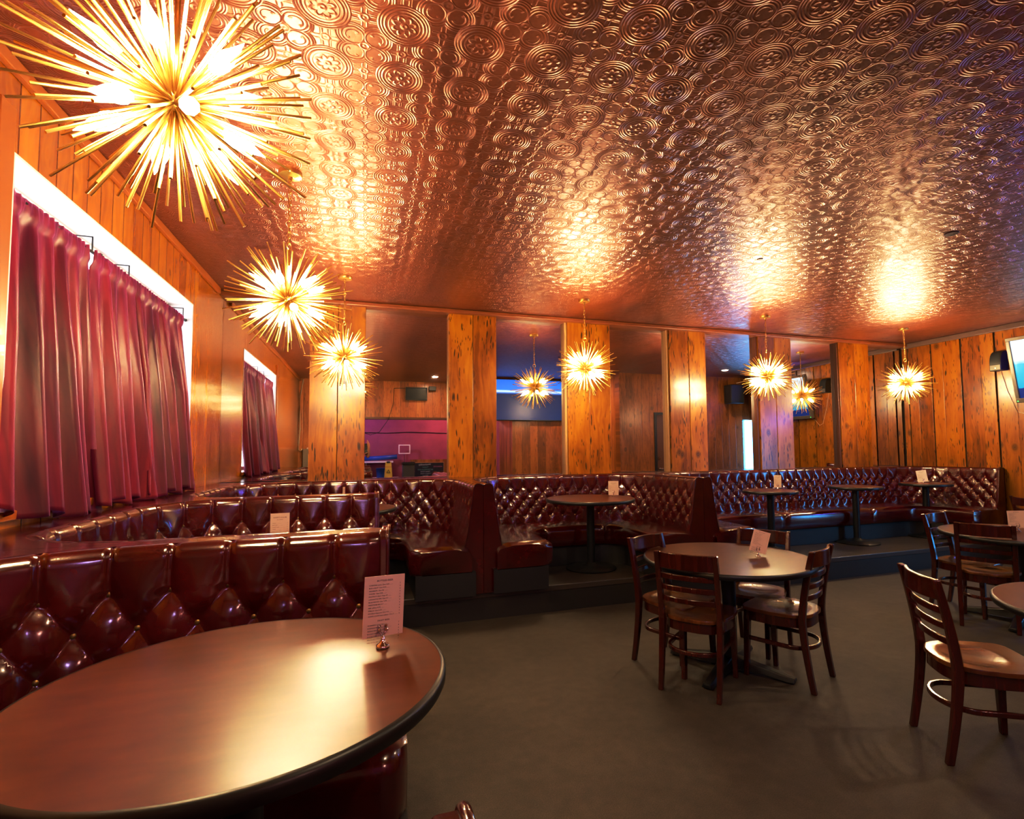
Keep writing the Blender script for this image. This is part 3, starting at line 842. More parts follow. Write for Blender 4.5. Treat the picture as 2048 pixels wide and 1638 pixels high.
# ================================================================== CHANDELIERS
ROD_MESH = None
def make_chandelier(label):
    t = thing('starburst_chandelier', label, 'chandelier', group='brass starburst chandeliers')
    rng = random.Random(11)
    m = MB(); m.sphere((0, 0, 0), .034, 20, 14); m.cyl((0, 0, .02), (0, 0, .30), .0065, seg=10); m.build('hub', MAT['brass'], t, smooth=True)
    dirs = []
    N = 166; ga = PI*(3-math.sqrt(5))
    for i in range(N):
        z = 1-2*(i+.5)/N
        lat = math.asin(z)
        lat = math.copysign(max(abs(lat)*.96, R(5)+abs(lat)*.85), lat) if abs(lat) < .5 else lat
        a = ga*i+rng.uniform(-.12, .12); lat += rng.uniform(-.05, .05)
        dirs.append(Vector((math.cos(lat)*math.cos(a), math.cos(lat)*math.sin(a), math.sin(lat))))
    dirs = [d for d in dirs if d.z < .97]
    rods = []
    for d in dirs:
        L = rng.choice((.30, .335, .36, .38))*(1-.16*abs(d.z))
        rods.append((d, L))
    m = MB(); m.cyl((0, 0, .02), (0, 0, 1.0), 1.0, seg=7); base_me = None
    first = None
    order = sorted(rods, key=lambda r: -r[1])
    for d, L in order[:100]:
        if first is None:
            o = first = m.build('rod', MAT['brass'], t, smooth=True, angle=40)
        else: o = first.copy(); C.objects.link(o)
        o.rotation_mode = 'QUATERNION'; o.rotation_quaternion = Vector((0, 0, 1)).rotation_difference(d)
        o.scale = (.0036, .0036, L)
    m = MB()
    for d, L in order[100:]: m.cyl(d*.02, d*L, .0036, seg=7)
    s = m.build('rod', MAT['brass'], t, smooth=True, angle=40); s['kind'] = 'stuff'
    # sockets and flame bulbs
    bm_ = MB(); bm_.lathe([(.001, .0), (.010, .002), (.0185, .016), (.021, .034), (.017, .056), (.010, .076), (.0045, .094), (.0005, .108)], seg=8)
    sm_ = MB(); sm_.cyl((0, 0, .03), (0, 0, .125), .0085, seg=12); sm_.cyl((0, 0, .112), (0, 0, .127), .0105, seg=12)
    fs = fb = None
    for k in range(12):
        a = 2*PI*(k % 6)/6+(PI/6 if k >= 6 else 0)+.2; lat = R(30) if k < 6 else R(-28)
        d = Vector((math.cos(lat)*math.cos(a), math.cos(lat)*math.sin(a), math.sin(lat)))
        if fs is None: s_ = fs = sm_.build('lamp_socket', MAT['brass'], t, smooth=True, angle=40)
        else: s_ = fs.copy(); C.objects.link(s_)
        s_.rotation_mode = 'QUATERNION'; s_.rotation_quaternion = Vector((0, 0, 1)).rotation_difference(d)
        if fb is None: b = fb = bm_.build('bulb', MAT['bulb'], t, smooth=True)
        else: b = fb.copy(); C.objects.link(b)
        b.rotation_mode = 'QUATERNION'; b.rotation_quaternion = Vector((0, 0, 1)).rotation_difference(d); b.location = d*.126
    # ring, chain, canopy
    zc = ZC-2.385
    m = MB(); m.tube([(.021*math.cos(2*PI*k/20), 0, .318+.021*math.sin(2*PI*k/20)) for k in range(20)], .0038, 8, closed=True); m.build('hanging_ring', MAT['brass'], t, smooth=True)
    m = MB(); z = .335; k = 0
    while z < zc-.05:
        pts = []
        for j in range(16):
            a = 2*PI*j/16; w = .0085*math.cos(a); hh = .021*math.sin(a)
            hh = math.copysign(min(abs(hh)*1.25, .021), hh)
            pts.append((w if k % 2 == 0 else 0, 0 if k % 2 == 0 else w, z+.016+hh))
        m.tube(pts, .0024, 6, closed=True); z += .034; k += 1
    m.tube([(.004*math.sin(i*1.3), .004*math.cos(i*1.3), .33+(zc-.36)*i/20) for i in range(21)], .0018, 6)
    m.build('chain', MAT['brass'], t, smooth=True)
    m = MB(); m.lathe([(.0, zc-.045), (.012, zc-.045), (.014, zc-.032), (.06, zc-.026), (.064, zc-.018), (.064, zc-.0005)], seg=32); m.build('canopy', MAT['brass'], t, smooth=True, angle=40)
    return t
lc = make_chandelier('nearest and largest brass starburst chandelier, over the foreground table')
pos = [((-.465, 1.496), None), ((-.436, 3.30), 'second brass starburst chandelier along the left wall, over the second booth'),
       ((-.20, 5.166), 'third brass starburst chandelier along the left wall, in front of the leftmost pilaster'),
       ((2.27, 5.22), 'brass starburst chandelier over the middle booth, in front of the third pilaster'),
       ((4.73, 5.215), 'brass starburst chandelier over the left end of the long booth, before the fifth pilaster'),
       ((7.115, 5.21), 'farthest right brass starburst chandelier, in front of the back corner')]
lamps = [lc]+[copy_tree(lc) for _ in pos[1:]]
for k, (o, ((x, y), lb)) in enumerate(zip(lamps, pos)):
    o.location = (x, y, 2.385); o.rotation_euler.z = k*.9+.3
    if lb: o['label'] = lb

# ================================================================== MENU CARDS
BEER = [('CORONA extra 12oz', '4.6%', 5), ('BUD LIGHT 12oz', '4.2%', 4), ('HEINEKEN 12oz', '5%', 5), ('COORS 12oz', '5.0%', 4), ('PACIFICO Clara 12oz', '4.5', 5), ('LAGUNITAS IPA 12oz', '6.2', 6), ('BLUE MOON 12oz', '5.4%', 6),
        ('FIRESTONE 805', '4.7', 6), ('PBR tallboy', '4.7%', 4), ('STELLA 12oz', '5.2%', 6), ('MODELO Especial 12oz', '4.4', 5), ('WHITE CLAW hard seltzer 12oz', '5', 6)]
DRAFT = [('GUINNESS stout 16oz', 7), ('SCRIMSHAW Pilsner 16oz', 6), ('SIERRA NEVADA 16oz', 6), ('BOONT AMBER 16oz', 6), ('RACER 5 IPA 16oz', 7), ('ANCHOR STEAM', 6), ('cider of the day', 7)]
def dots(n): return ' '+'.'*n
def menu(label, base, cen, w, h, yaw, roll=0, mode='full', holder_label=None):
    """card standing in a small chrome clip; card is held by the clip so both are things"""
    o = None
    ho = thing('menu_holder', holder_label, 'menu holder', base)
    m = MB(); m.lathe([(.0, .0), (.0175, .0), (.0185, .004), (.016, .009), (.008, .014), (.0045, .022), (.004, .034)], seg=24); m.build('base', MAT['chrome'], ho, smooth=True)
    ca, sa = math.cos(yaw), math.sin(yaw)
    m = MB()
    for s_ in (-1, 1): m.tube([(0, 0, .03), (s_*.005*ca, s_*.005*sa, .038), (s_*.009*ca, s_*.009*sa, .046)], .003, 8); m.sphere((s_*.0095*ca-.003*sa*-1, s_*.0095*sa-.003*ca, .047), .0055, 10, 8); m.sphere((s_*.0085*ca, s_*.0085*sa-.003, .058), .0042, 10, 8)
    m.build('clip', MAT['chrome'], ho, smooth=True)
    cb = (base[0]+cen[0], base[1]+cen[1], base[2]+cen[2])
    m = MB(); m.box(-w/2, w/2, -.0006, .0006, 0, h)
    card = m.build('menu_card', MAT['card']); tag(card, label, 'menu card')
    card.location = cb; card.rotation_euler = (0, roll, yaw)
    L = []
    if mode == 'full':
        k = h/.156
        L.append(('BOTTLED BEER', 0, h-.0145*k, .0062*k, 'CENTER'))
        y = h-.0245*k
        for a, b, p in BEER:
            L.append((a+' '+b+dots(8), -w/2+.012, y, .0047*k, 'LEFT')); L.append(('%d' % p, w/2-.012, y, .0052*k, 'CENTER')); y -= .0072*k
        y -= .006*k; L.append(('DRAFT BEER', 0, y, .0058*k, 'CENTER')); y -= .0096*k
        for a, p in DRAFT:
            L.append((a+dots(10), -w/2+.012, y, .0047*k, 'LEFT')); L.append(('%d' % p, w/2-.012, y, .0052*k, 'CENTER')); y -= .0072*k
    else:
        L.append(('HAPPY HOUR', 0, h-.026, .0105, 'CENTER')); L.append(('ALL NIGHT', 0, h-.036, .006, 'CENTER'))
        y = h-.054
        for a, p in (('WELLS', 5), ('BOTTLES', 4), ('DRAFT beer', 5), ('WINE', 6), ('SHOT and a beer', 8), ('COCKTAILS', 7), ('FRIES', 5)):
            L.append((a+dots(18), -w/2+.010, y, .0062, 'LEFT')); L.append(('%d' % p, w/2-.010, y, .0065, 'CENTER')); y -= .0105
    tx = text_obj('menu_text', L, MAT['ink'], card); tx.location = (0, -.0011, 0)
    return card
menu('large cream menu card in a chrome clip on the foreground table', (.048, 1.482, .98), (0, 0, .030), .107, .158, R(14), R(2), 'full', 'chrome clip stand holding the menu card on the foreground table')
menu('cream happy hour card rising above the near booth divider', (-.43, 3.12, .98), (0, 0, .03), .092, .165, R(6), 0, 'happy', 'chrome clip stand on the table of the second booth')
menu('thin cream card seen nearly edge on in the corner booth', (-.185, 5.10, .98), (0, 0, .03), .09, .17, R(80), R(4), 'happy', 'chrome clip stand on the table of the corner booth')
menu('cream menu card on the middle booth table', (2.612, 5.27, .98), (0, 0, .012), .112, .155, R(-22), 0, 'happy', 'chrome clip stand on the middle booth table')
menu('narrow cream menu card on the left small table of the long booth', (4.93, 5.32, .98), (0, 0, .018), .085, .155, R(-45), 0, 'happy', 'chrome clip stand on the left small table of the long booth')
menu('cream menu card leaning on the right small table of the long booth', (7.56, 5.36, .98), (0, 0, .012), .12, .165, R(-50), R(-9), 'happy', 'chrome clip stand on the right small table of the long booth')
menu('tilted cream menu card on the centre floor table', (2.578, 2.988, .75), (-.006, 0, .030), .112, .150, R(-28), R(15), 'full', 'chrome clip stand on the centre floor table')
menu('cream menu card on the table near the right wall', (5.40, 3.03, .75), (0, 0, .030), .13, .15, R(-40), R(-3), 'full', 'chrome clip stand on the table near the right wall')

# ================================================================== CURTAINS
def curtain(label, y0, y1, zb, seed, tail=(0, 0), flare=(0, 0)):
    rng = random.Random(seed); W = y1-y0; nf = max(4, int(W/.115)); n = nf*12; nz = 60
    ph = [rng.uniform(0, 6.28) for _ in range(6)]
    ztop = 2.645
    m = MB(); rows = []
    for j in range(nz+1):
        f = j/nz; row = []
        for i in range(n+1):
            s_ = i/n
            zbot = zb+tail[0]*(1-s_)**3+tail[1]*s_**3+.018*math.sin(s_*17+ph[0])
            z = ztop-(ztop-zbot)*f
            amp = (.010+.034*min(1, f*2.2))*(.65+.5*math.sin(s_*7+ph[5])**2)*min(1, f*9+.15)
            c = s_*nf*2*PI+.8*math.sin(s_*5+ph[1]+f*1.2)
            fold = math.sin(c)+.35*math.sin(c*.47+ph[2]+f*1.5)+.25*math.sin(2.1*c+ph[3])*(1-f)
            x = XL-.045+.105*f**1.4+amp*fold+.02*math.sin(s_*9+ph[3])*f
            y = y0+W*s_+.012*math.cos(c)*f+.03*math.sin(f*3+ph[4])*f+flare[0]*(1-s_)*f**1.3+flare[1]*s_*f**1.3
            if f < .035:                                # ruffled rod pocket
                x += .012+.004*math.sin(s_*nf*2*PI*3.1+ph[5]); z += .004*math.sin(s_*nf*2*PI*2.7)
            elif f < .06: x += .011
            row.append((x, y, z))
        rows.append(row)
    m.grid(rows); o = m.build('curtain', MAT['curtain'], smooth=True)
    sm = o.modifiers.new('thick', 'SOLIDIFY'); sm.thickness = .0015
    return tag(o, label, 'curtain', 'crimson curtains on the left window')
curtain('left crimson taffeta curtain panel, its tail hanging below the sill', 2.79, 3.46, 1.215, 3, (.06, -.03), (-.16, .02))
curtain('middle dark red taffeta curtain panel beside the bright slit', 3.52, 4.15, 1.215, 5, (.02, 0), (-.10, .02))
curtain('right crimson taffeta curtain panel at the far side of the window', 4.08, 5.03, 1.215, 8, (0, 0), (-.02, .05))
m = MB(); m.cyl((XL-.045, 2.74, 2.63), (XL-.045, 5.12, 2.63), .008, seg=12); m.sphere((XL-.045, 5.115, 2.63), .014); rod = m.build('curtain_rod', MAT['plast'], smooth=True)
tag(rod, 'thin dark rod carrying the crimson curtains', 'curtain rod')
for y, lb in ((3.52, 'middle'), (4.0, 'second'), (5.06, 'far')):
    m = MB(); m.box(XL-.20, XL-.045, y-.003, y+.003, 2.715, 2.721); m.box(XL-.05, XL-.044, y-.003, y+.003, 2.63, 2.721); m.box(XL-.205, XL-.199, y-.012, y+.012, 2.68, 2.74)
    b = m.build('rod_bracket', MAT['iron']); tag(b, {'middle': 'small dark hook bracket above the slit between the curtains', 'second': 'small dark hook bracket above the middle curtain, against the bright window', 'far': 'small dark hook bracket at the right end of the curtain rod'}[lb], 'bracket')

# ================================================================== WALL SCREEN AND SPEAKERS
def screen(name, label, w, h, mat, loc, rot, bezel, bz=.03, dep=.07):
    t = thing(name, label, 'television', loc); t.rotation_euler = rot
    m = MB()                                     # local: screen in YZ plane facing -X, origin bottom centre
    m.box(-.012, dep, -w/2, w/2, 0, bz*1.3); m.box(-.012, dep, -w/2, w/2, h-bz, h); m.box(-.012, dep, -w/2, -w/2+bz, bz*1.3, h-bz); m.box(-.012, dep, w/2-bz, w/2, bz*1.3, h-bz); m.box(.01, dep, -w/2+bz, w/2-bz, bz*1.3, h-bz)
    m.build('bezel', bezel, t, bevel=.005)
    me = bpy.data.meshes.new('screen'); sx = w-2*bz; sz = h-bz*2.3
    me.from_pydata([(0, -.5, 0), (0, .5, 0), (0, .5, 1), (0, -.5, 1)], [], [(0, 3, 2, 1)]); 
    s = link('screen', me, mat, t); s.location = (.008, 0, bz*1.3); s.scale = (1, sx, sz)
    m = MB(); m.box(dep, dep+.08, -.15, .15, h*.35, h*.65); m.build('wall_mount', MAT['iron'], t)
    return t
tv = screen('wall_television', 'grey framed wall television showing a turquoise sea, at the right edge', 1.30, .86, MAT['sea'], (8.10, 3.82, 2.055), (0, -.19, 0), MAT['silver'], .045, .06)
m = MB(); m.box(-.0135, -.012, .62, .634, .018, .03); m.build('standby_light', MAT['green'], tv)
tv2 = screen('wall_television', 'large blue lit television reflected in the mirror beside the second pilaster', 1.66, .95, MAT['blue'], (3.60, .80, 2.17), (0, -.04, -PI/2), MAT['plast'], .016, .05)
m = MB()
L = text_obj('screen_text', [('SPORTS', -.42, .80, .055, 'LEFT')], MAT['white'], None) if False else None
tv3 = screen('wall_television', 'small switched off television reflected above the magenta wall', .50, .31, simple('dead_screen', (.008, .009, .010), .25), (1.13, -.37, 2.70), (0, -.1, -PI/2), MAT['plast'], .02, .05)
# dome-front speaker on the right wall
sp = thing('wall_speaker', 'black curved front speaker on the right wall beside the television', 'speaker', (8.27, 4.705, 2.52))
m = MB(); prof = []
for k in range(13):
    a = PI/2*k/12; prof.append((-.03-.17*math.cos(a) if False else -(.05+.10*math.cos(a)), .10+.17*math.sin(a)))
prof = [(0, 0), (-.15, 0)]+prof+[(0, .275)]
A_ = [m.bm.verts.new((x, -.07, z)) for x, z in prof]; B_ = [m.bm.verts.new((x, .07, z)) for x, z in prof]
m.bm.faces.new(A_); m.bm.faces.new(list(reversed(B_)))
for k in range(len(prof)): m.bm.faces.new((A_[k], A_[(k+1) % len(prof)], B_[(k+1) % len(prof)], B_[k]))
m.build('cabinet', MAT['plast'], sp, bevel=.006)
m = MB(); m.box(-.155, -.149, -.062, .062, .008, .075); m.build('lower_panel', MAT['silver'], sp, bevel=.002)
m = MB(); m.box(-.1565, -.154, -.01, .004, .025, .042); m.build('badge', MAT['white'], sp)
m = MB(); rr = []
for k in range(11):
    a = PI/2*k/10; x = -(.053+.10*math.cos(a)); z = .10+.172*math.sin(a); rr.append([(x, -.055, z), (x, .055, z)])
m.grid(rr); m.build('grille', MAT['grill'], sp, smooth=True)
m = MB(); m.tube([(8.262, 4.72, 2.52), (8.262, 4.66, 2.25), (8.262, 4.56, 1.95), (8.262, 4.48, 1.92), (8.262, 4.38, 2.03), (8.262, 4.25, 2.10)], .003, 6)
tag(m.build('speaker_cable', MAT['wire'], smooth=True), 'pale cable looping down the right wall below the speaker', 'cable')
# speaker on the block wall (mirror)
sp = thing('box_speaker', 'black box speaker reflected beside the bright doorway', 'speaker', (8.0, 2.2, 2.52), R(0))
m = MB(); m.box(-.18, .18, .06, .30, 0, .42); m.build('cabinet', MAT['plast'], sp, bevel=.008)
m = MB(); m.box(-.165, .165, .30, .308, .015, .405); m.build('grille', MAT['grill'], sp)
m = MB(); m.box(-.05, .05, 0, .06, .12, .30); m.build('wall_bracket', MAT['iron'], sp)

# ================================================================== THINGS SEEN IN THE MIRROR
m = MB(); m.tube([(-1.33, -.43, 3.13), (-1.36, -.435, 2.95), (-1.395, -.435, 2.75), (-1.40, -.435, 2.4), (-1.385, -.435, 2.0), (-1.40, -.43, 1.72), (-1.405, -.42, 1.55), (-1.36, -.42, 1.52), (-1.34, -.42, 1.58)], .012, 8)
tag(m.build('cable', MAT['wire'], smooth=True), 'pale cable hanging down the rear wall, reflected at the far left mirror', 'cable')
t = thing('utility_box', 'beige metal utility box reflected beside the first pilaster', 'box', (-1.18, -.44, 1.15))
m = MB(); m.box(-.13, .13, 0, .12, 0, .42); m.build('cabinet', MAT['beige'], t, bevel=.006)
m = MB(); m.box(-.05, .14, .02, .12, .42, .45); m.build('lid', MAT['card'], t, bevel=.003)
# chalkboard on the wainscot
t = thing('chalkboard', 'small framed chalkboard with coloured lettering reflected between two pilasters', 'chalkboard', (1.68, -3.50, .72))
m = MB(); m.box(-.53, .53, -.015, .0, 0, .43); m.build('slate', MAT['board'], t)
m = MB(); m.box(-.55, .55, -.018, .006, -.02, 0); m.box(-.55, .55, -.018, .006, .43, .45); m.box(-.55, -.53, -.018, .006, 0, .43); m.box(.53, .55, -.018, .006, 0, .43); m.build('frame', MAT['tan'], t)
def chalk(lines, mat):
    o = text_obj('chalk_writing', lines, mat, t); o.location = (0, .003, 0); o.rotation_euler = (0, 0, PI); return o
chalk([('Wednesday', .02, .36, .075, 'CENTER'), ('TRIVIA TEAMS', 0, .16, .045, 'CENTER'), ('bring your friends', 0, .105, .04, 'CENTER'), ('starts at 8', 0, .05, .04, 'CENTER')], MAT['chalkw'])
chalk([('KARAOKE', -.36, .30, .055, 'CENTER'), ('no cover', .38, .17, .045, 'CENTER'), ('all night', .38, .11, .045, 'CENTER')], MAT['chalkp'])
chalk([('"Cantina"', 0, .29, .05, 'CENTER'), ('ACTIVITIES & FUN', 0, .215, .055, 'CENTER'), ('OPEN', .42, .36, .05, 'CENTER')], MAT['chalkg'])
# framed sign stand
t = thing('sign_stand', 'silver sign stand with an empty square frame reflected against the magenta wall', 'sign stand', (1.06, -3.3, 0))
m = MB(); m.cyl((0, 0, .02), (0, 0, 1.42), .011, seg=12); m.lathe([(.15, 0), (.15, .012), (.02, .03)], seg=24); m.build('pole', MAT['chrome'], t, smooth=True, angle=40)
m = MB(); a = .165
m.box(-a, a, -.012, .012, 1.42, 1.45); m.box(-a, a, -.012, .012, 1.66, 1.69); m.box(-a, -a+.03, -.012, .012, 1.45, 1.66); m.box(a-.03, a, -.012, .012, 1.45, 1.66); m.build('frame', MAT['white'], t, bevel=.003)
# wet floor sign on a service cart
t = thing('service_counter', 'low dark service counter with a white worktop reflected behind the booth', 'counter', (.42, -3.0, 0))
m = MB(); m.box(-.36, .45, -.25, .25, 0, .74); m.build('cabinet', MAT['darktrim'], t)
m = MB(); m.box(-.38, .47, -.27, .27, .74, .77); m.build('worktop', MAT['white'], t, bevel=.004)
t = thing('wet_floor_sign', 'yellow folding caution sign standing on the counter, reflected in the mirror', 'caution sign', (.60, -2.82, .77))
m = MB()
for s_ in (-1, 1):
    V = m.grid([[(-.11, s_*.09, 0), (.11, s_*.09, 0)], [(-.075, s_*.012, .44), (.075, s_*.012, .44)]])
m.build('panel', MAT['yellow'], t); 
m = MB(); m.box(-.045, .045, -.02, .02, .40, .455); m.build('handle', MAT['plast'], t, bevel=.006)
m = MB(); 
for k in range(3):
    a0, a1 = PI/2+2*PI*k/3, PI/2+2*PI*(k+1)/3
    p0 = (.055*math.cos(a0), .072, .17+.055*math.sin(a0)); p1 = (.055*math.cos(a1), .072, .17+.055*math.sin(a1)); m.tube([p0, p1], .006, 6)
m.build('warning_triangle', MAT['plast'], t)
o = text_obj('warning_text', [('CAUTION', 0, 0, .038, 'CENTER')], simple('red_ink', (.5, .03, .02), .6), t); o.location = (0, .046, .29); o.rotation_euler = (R(10), 0, PI)
m = MB(); m.lathe([(.10, 0), (.125, .26), (.135, .27), (.12, .262), (.096, .01), (0, .01)], seg=24)
o = m.build('bucket', MAT['bluep'], smooth=True, angle=40); o.location = (.40, -2.9, .77); tag(o, 'blue plastic bucket beside the yellow caution sign, in the mirror', 'bucket')
t = thing('waste_bin', 'tall grey waste bin reflected right of the yellow caution sign', 'bin', (1.12, -2.6, 0))
m = MB(); m.box(-.16, .16, -.16, .16, 0, 1.12); m.build('body', MAT['grey'], t, bevel=.02); m = MB(); m.box(-.17, .17, -.17, .17, 1.12, 1.20); m.build('lid', MAT['plast'], t, bevel=.02)
t = thing('wall_shelf', 'pale shelf on the magenta wall carrying a rolled blue tarp', 'shelf', (.30, -3.50, 1.18))
m = MB(); m.box(-.35, .45, -.05, .30, 0, .05); m.build('board', MAT['white'], t); m = MB(); m.box(-.3, -.27, -.05, .2, -.2, 0); m.box(.36, .39, -.05, .2, -.2, 0); m.build('support', MAT['white'], t)
m = MB(); m.tube([(-.05, -3.38, 1.30), (.3, -3.37, 1.31), (.86, -3.36, 1.345)], .062, 12); tag(m.build('rolled_tarp', MAT['bluep'], smooth=True), 'dark blue rolled tarp lying on the pale shelf, in the mirror', 'tarp')
m = MB(); m.tube([(-.3, -3.53, 2.05), (.6, -3.53, 2.03), (1.2, -3.52, 2.06), (2.6, -3.53, 2.02)], .010, 6); tag(m.build('conduit', MAT['blackwire']), 'dark conduit running along the top of the magenta wall', 'conduit')
m = MB(); m.tube([(1.32, -.40, 3.0), (.62, -.40, 2.98), (.60, -.40, 2.6), (.5, -.40, 2.25), (.3, -.40, 1.95), (.1, -.42, 1.88), (-.2, -.44, 2.0)], .006, 6)
tag(m.build('power_cord', MAT['blackwire']), 'dark cord drooping from the small switched off television', 'cord')
t = thing('spotlight', 'small grey spotlight on the rear header right of the small television', 'spotlight', (1.50, -.36, 3.0))
m = MB(); m.box(-.08, .08, -.05, .06, -.06, .04); m.build('head', MAT['grey'], t, bevel=.01); m = MB(); m.cyl((0, -.08, .02), (0, 0, .02), .012); m.build('arm', MAT['iron'], t)
for x, y, lb in ((4.30, 2.732, 'dark oval cover plate on the copper ceiling, upper right'), (3.254, 3.624, 'small dark ceiling plate above the centre floor')):
    m = MB(); r_ = .05 if x > 4 else .025; m.lathe([(0, -.006), (r_*.9, -.006), (r_, -.001)], (0, 0, 0), 24); o = m.build('ceiling_plate', simple('maroon_plate', (.05, .008, .006), .5), smooth=True, angle=30); o.location = (x, y, ZC); tag(o, lb, 'cover plate')

# ================================================================== PHOTOGRAPHER (a sliver shows in the mirror)
def skin(name, nodes, edges, mat, parent=None, root=0, lev=2):
    me = bpy.data.meshes.new(name); me.from_pydata([n[0] for n in nodes], edges, [])
    o = link(name, me, mat, parent)
    md = o.modifiers.new('skin', 'SKIN'); md.use_smooth_shade = True
    lay = me.skin_vertices[0].data
    for k, n in enumerate(nodes):
        r = n[1]; lay[k].radius = r if isinstance(r, tuple) else (r, r); lay[k].use_root = (k == root)
    sb = o.modifiers.new('sub', 'SUBSURF'); sb.levels = lev; sb.render_levels = lev
    return o
PX, PY, PZ = -.20, -.22, .24
def P3(x, y, z): return (PX+x, PY+y, PZ+z)
N_, E_ = [], []
def nd(p, r, prev=None):
    N_.append((P3(*p), r))
    if prev is not None: E_.append((prev, len(N_)-1))
    return len(N_)-1
pel = nd((0, 0, .93), (.15, .10)); wai = nd((0, .0, 1.10), (.13, .09), pel); che = nd((0, -.01, 1.30), (.155, .10), wai); nek = nd((0, -.01, 1.46), (.055, .055), che)
hd0 = nd((0, .015, 1.53), (.062, .072), nek); hd1 = nd((0, .02, 1.62), (.075, .092), hd0); hd2 = nd((0, .012, 1.68), (.055, .068), hd1)
nd((0, .115, 1.585), .010, hd1)
for sx in (-1, 1):
    hip = nd((sx*.09, 0, .86), .085, pel); kn = nd((sx*.11, .02, .48), .058, hip); an = nd((sx*.12, -.01, .09), .038, kn); nd((sx*.13, .14, .035), (.040, .028), an)
    sh = nd((sx*.18, -.01, 1.40), .058, che)
    if sx > 0:
        el = nd((.255, .06, 1.12), .042, sh); wr = nd((.268, .165, 1.36), .028, el); pa = nd((.262, .185, 1.42), (.036, .020), wr)
        base, dirn = (.258, .195, 1.45), 1
    else:
        el = nd((-.20, .11, 1.14), .042, sh); wr = nd((.10, .17, 1.19), .028, el); pa = nd((.155, .18, 1.205), (.036, .018), wr)
        base, dirn = (.18, .185, 1.215), 0
    for q, ln in enumerate((.060, .070, .066, .052)):
        o_ = (q-1.5)*.018
        if dirn:
            a = nd((base[0], base[1]+o_-.005, base[2]+.01), .010, pa); b = nd((base[0]-.012, base[1]+o_, base[2]+ln*.6), .009, a); nd((base[0]-.032, base[1]+o_, base[2]+ln), .008, b)
        else:
            a = nd((base[0]+.01, base[1]+o_, base[2]), .010, pa); b = nd((base[0]+ln*.6, base[1]+o_, base[2]+.008), .009, a); nd((base[0]+ln, base[1]+o_, base[2]+.022), .008, b)
    t1 = nd((base[0]-.02, base[1]-.035, base[2]-.01), .011, pa); nd((base[0]-.035, base[1]-.045, base[2]+.025), .009, t1)
per = skin('person', N_, E_, MAT['skin'])
tag(per, 'person in dark clothes raising a camera, only an arm showing in the mirror', 'person')
T_ = [(P3(0, 0, .92), (.165, .115)), (P3(0, 0, 1.10), (.148, .108)), (P3(0, -.01, 1.30), (.172, .118)), (P3(0, -.01, 1.425), (.085, .075)),
      (P3(.19, -.01, 1.39), .068), (P3(.225, .025, 1.26), .056), (P3(-.19, -.01, 1.39), .068), (P3(-.20, .05, 1.27), .056)]
skin('shirt', T_, [(0, 1), (1, 2), (2, 3), (2, 4), (4, 5), (2, 6), (6, 7)], MAT['cloth'], per)
L_ = [(P3(0, 0, .95), (.165, .115))]; LE = []
for sx in (-1, 1):
    k = len(L_); L_ += [(P3(sx*.09, 0, .84), .10), (P3(sx*.11, .02, .48), .072), (P3(sx*.12, -.01, .10), .056)]; LE += [(0, k), (k, k+1), (k+1, k+2)]
skin('trousers', L_, LE, simple('dark_denim', (.015, .02, .035), .9), per)
m = MB(); m.sphere(P3(0, -.012, 1.655), .092, 20, 14, (.92, 1.08, .95))
for v in list(m.bm.verts):
    if v.co.y > PY+.055 and v.co.z < PZ+1.67 or v.co.z < PZ+1.57: m.bm.verts.remove(v)
m.build('hair', simple('dark_hair', (.012, .008, .006), .6), per, smooth=True)
for sx in (-1, 1):
    m = MB(); m.sphere(P3(sx*.031, .098, 1.615), .011, 10, 8); m.build('eye', MAT['white'], per, smooth=True)
    m = MB(); m.sphere(P3(sx*.079, .01, 1.595), .026, 10, 8, (.35, .7, 1)); m.build('ear', MAT['skin'], per, smooth=True)
m = MB(); m.sphere(P3(0, .095, 1.545), .02, 12, 8, (1.2, .35, .35)); m.build('mouth', simple('lips', (.30, .09, .07), .5), per, smooth=True)
dc = thing('photo_camera', 'black camera held up by the person, its round lens showing in the mirror', 'camera', (0, 0, 1.5))
m = MB(); m.box(-.07, .07, -.135, -.085, -.055, .05); m.box(-.03, .03, -.135, -.085, .05, .08); m.build('body', MAT['plast'], dc, bevel=.010)
m = MB(); m.cyl((0, -.085, 0), (0, -.012, 0), .036, .040, 28); m.build('lens_barrel', MAT['plast'], dc, smooth=True, angle=40)

# ================================================================== LIGHT
def lamp(name, kind, loc, energy, col, rot=(0, 0, 0), size=.3, size_y=None):
    l = bpy.data.lights.new(name, kind); l.energy = energy; l.color = col
    if kind == 'AREA':
        l.size = size
        if size_y: l.shape = 'RECTANGLE'; l.size_y = size_y
    elif kind == 'POINT': l.shadow_soft_size = size
    o = bpy.data.objects.new(name, l); C.objects.link(o); o.location = loc; o.rotation_euler = rot
    return o
lamp('bar_fill', 'POINT', (2.2, -2.4, 2.7), 105, (1.0, .50, .42), size=.15)  # added pink point light without a fixture, lights the magenta wall
lamp('bar_fill', 'POINT', (-.2, -2.2, 2.5), 90, (.62, .45, 1.0), size=.15)  # added violet point light without a fixture, tints the magenta wall
def downlight(x, y, e, col, label):
    m = MB(); m.lathe([(.062, -.004), (.085, -.004), (.088, -.001)], (0, 0, 0), 24, caps=False)
    t = m.build('ceiling_downlight', MAT['white'], smooth=True, angle=30); t.location = (x, y, ZC); tag(t, label, 'downlight')
    o = lamp('downlight_lamp', 'AREA', (x, y, ZC-.003), e, col, (0, 0, 0), .11); o.data.shape = 'DISK'
downlight(1.45, .55, 34, (1.0, .72, .45), 'small recessed ceiling light reflected above the magenta wall')
downlight(4.2, 1.75, 46, (1.0, .75, .5), 'small added ceiling light over the right front floor, brightening the mirrored room')  # added to brighten the dark rear walls
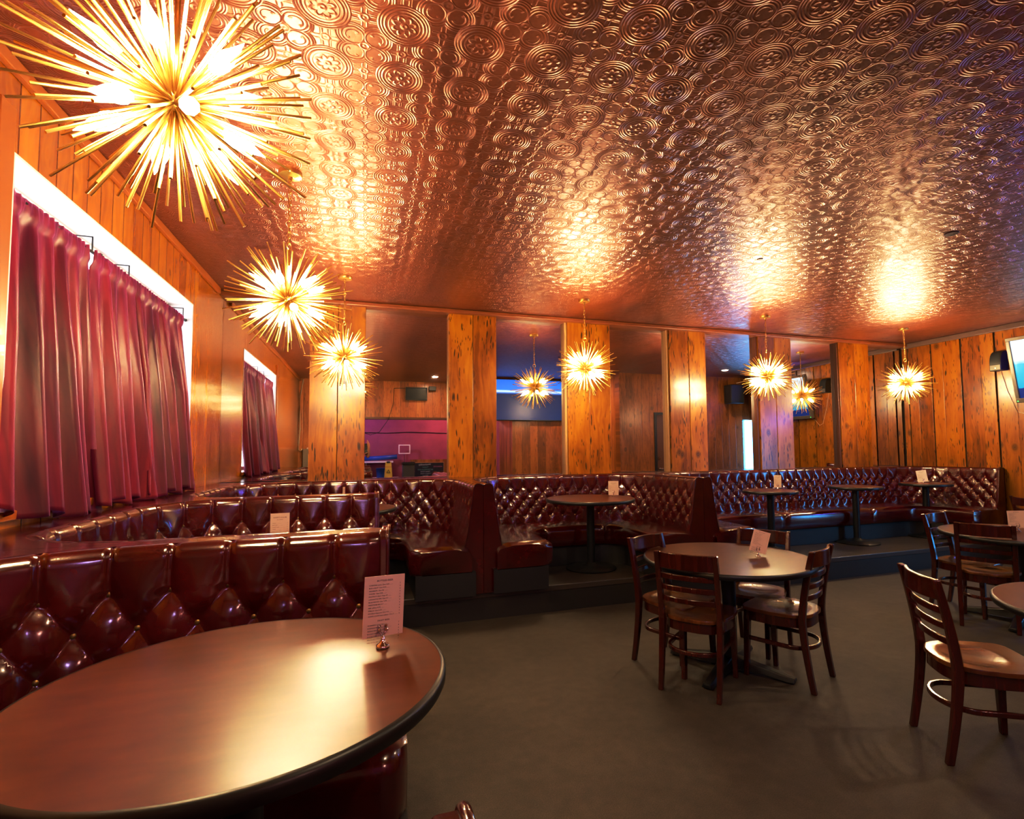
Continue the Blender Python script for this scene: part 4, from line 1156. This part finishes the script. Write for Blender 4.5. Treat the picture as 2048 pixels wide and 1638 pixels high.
downlight(7.2, 3.1, 26, (1.0, .78, .58), 'small added ceiling light near the right wall, brightening the mirrored room')  # added as well, lifts the block wall and vestibule side
lamp('entrance_daylight', 'AREA', (8.64, 2.25, 1.3), 55, (.03, .36, .85), (R(90), 0, R(55)), .5, 1.7)
lamp('blue_fill', 'AREA', (8.2, 3.56, 2.35), 170, (.15, .17, 1.0), (R(112), 0, R(78)), .34, .7)  # added blue area light, no fixture; tints right ceiling and leather violet-blue

w = bpy.data.worlds.new('World'); bpy.context.scene.world = w; w.use_nodes = True
w.node_tree.nodes['Background'].inputs[0].default_value = (.5, .6, .8, 1); w.node_tree.nodes['Background'].inputs[1].default_value = .4

# ================================================================== CAMERA
yaw, pitch, roll, f, cx, cy = .3266, .0587, -.0095, 1043.2, 1084.54, 838.5
fw = Vector((math.sin(yaw)*math.cos(pitch), math.cos(yaw)*math.cos(pitch), math.sin(pitch)))
rt = Vector((math.cos(yaw), -math.sin(yaw), 0)); up = rt.cross(fw)
r2 = rt*math.cos(roll)+up*math.sin(roll); u2 = -rt*math.sin(roll)+up*math.cos(roll)
cam = bpy.data.cameras.new('camera'); co = bpy.data.objects.new('camera', cam); C.objects.link(co)
M = Matrix.Identity(4)
for i in range(3): M[i][0] = r2[i]; M[i][1] = u2[i]; M[i][2] = -fw[i]
M.translation = (0, 0, 1.5); co.matrix_world = M
cam.sensor_fit = 'HORIZONTAL'; cam.sensor_width = 36; cam.lens = 36*f/2048
cam.shift_x = -(cx-1024)/2048; cam.shift_y = (cy-819)/2048; cam.clip_start = .02
sc = bpy.context.scene; sc.camera = co
sc.view_settings.view_transform = 'Standard'
sc.view_settings.look = 'None'
sc.view_settings.exposure = -0.15
vs = sc.view_settings; vs.use_curve_mapping = True
cm = vs.curve_mapping; cc = cm.curves[3]
cc.points.new(.20, .145); cc.points.new(.60, .635); cm.update()
cy_ = sc.cycles
cy_.use_adaptive_sampling = True; cy_.adaptive_threshold = .06; cy_.time_limit = 800
cy_.use_denoising = True
cy_.caustics_reflective = False; cy_.caustics_refractive = False
cy_.sample_clamp_indirect = 8; cy_.max_bounces = 6; cy_.diffuse_bounces = 3; cy_.glossy_bounces = 4
